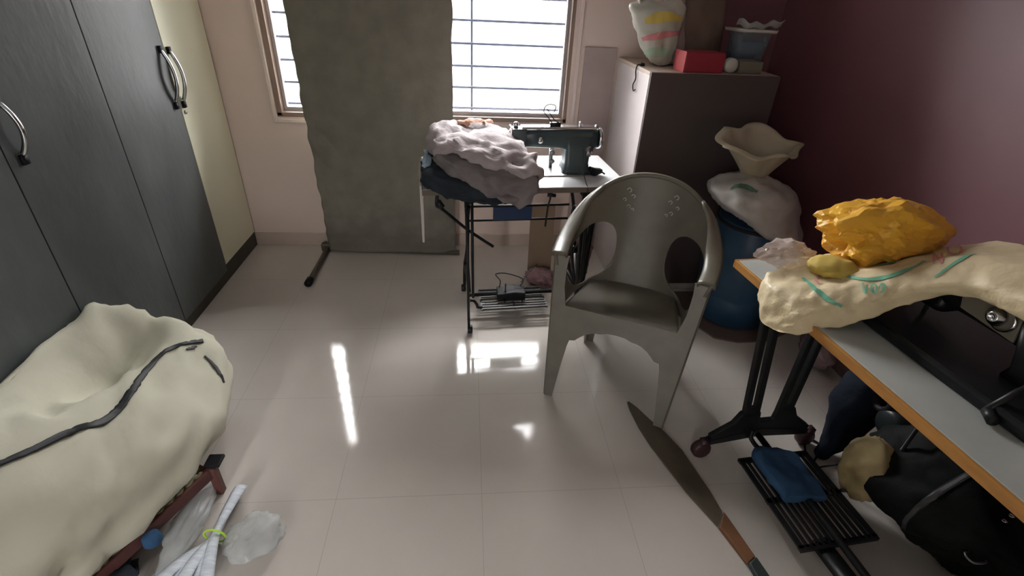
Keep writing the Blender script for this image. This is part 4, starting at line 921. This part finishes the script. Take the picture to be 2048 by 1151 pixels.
if r1.v: part('zip_pull', r1, 'zip', cbag, world=True, solid=.003)

# bundle of papers with rubber band
pp = thing('paper_bundle', 'bundle of white printed sheets held by a lime rubber band on the floor', 'papers', (-.80, 1.02, 0))
band = Vector((-.800, 1.005, 0))
for k in range(9):
    q = (k-4)/4
    f0 = Vector((-.790+.012*q, 1.185-.006*abs(q), .010+.0045*k)); mid = band+Vector((.010*q, .002*q, .010+.004*k))
    near = Vector((-.862+.105*q, .850-.012*abs(q), .006+.014*(k % 3)))
    pts = smooth_path([f0, f0.lerp(mid, .5)+V(0, 0, .008), mid+V(0, 0, .006), mid.lerp(near, .5)+V(0, 0, .014), near], 6)
    n_ = len(pts)
    def strip(u, v, pts=pts, n_=n_, k=k):
        i = u*(n_-1); p = pts[min(int(i), n_-1)]; w_ = .012+.010*abs(u-.45)*2
        d = (pts[min(int(i)+1, n_-1)]-pts[max(int(i)-1, 0)]).normalized(); s = Vector((-d.y, d.x, 0)).normalized()
        return p+s*(v-.5)*w_*2+V(0, 0, .008*math.sin(v*PI))
    part('sheet', MB().grid(lambda u, v: strip(u, v), n_-1, 6), 'paper', pp, world=True, solid=.0012)
d = Vector((.02, .16, 0)).normalized(); s = Vector((-d.y, d.x, 0))
part('rubber_band', MB().tube([band+V(.003, 0, 0)+s*.034*math.cos(a)+V(0, 0, .036+.030*math.sin(a)) for a in [2*PI*i/24 for i in range(24)]], .0035, 6, closed=True), 'lime', pp, world=True, label='lime rubber band')
single('clear_plastic_bag', blob((-.675, 1.00, .032), (.085, .085, .032), 71, amp=.4, planes=14, fold=folds((1.6, 1.6, 1.6), .18, 6), sub=4, squash_z=-.033), 'film2', 'milky clear plastic bag on the floor right of the paper bundle', 'bag', origin=(-.655, 1.01, 0))
single('plastic_wrap', blob((-.905, 1.06, .03), (.055, .16, .028), 72, amp=.3, planes=14, fold=folds((1.6, 1.6, 1.6), .15, 2), sub=4, squash_z=-.027), 'film2', 'milky plastic wrap on the floor between the bench rail and the paper bundle', 'plastic wrap', origin=(-.90, 1.01, 0))
single('navy_cloth', blob((-1.03, .80, .05), (.10, .14, .05), 73, amp=.3, fold=folds((3, 3, 3), .2, 3), sub=4, squash_z=-.048), 'nclo', 'dark navy cloth on the floor under the bench rail at lower left', 'cloth', origin=(-1.03, .80, 0))
single('bottle_cap', MB().lathe([(.004, 0), (.022, 0), (.026, .006), (.024, .03), (.018, .038), (.004, .04)], (-.945, .965, .078), 20), 'bcl', 'small blue plastic cap beside the bench rail above the navy cloth', 'cap', origin=(-.945, .965, .078))
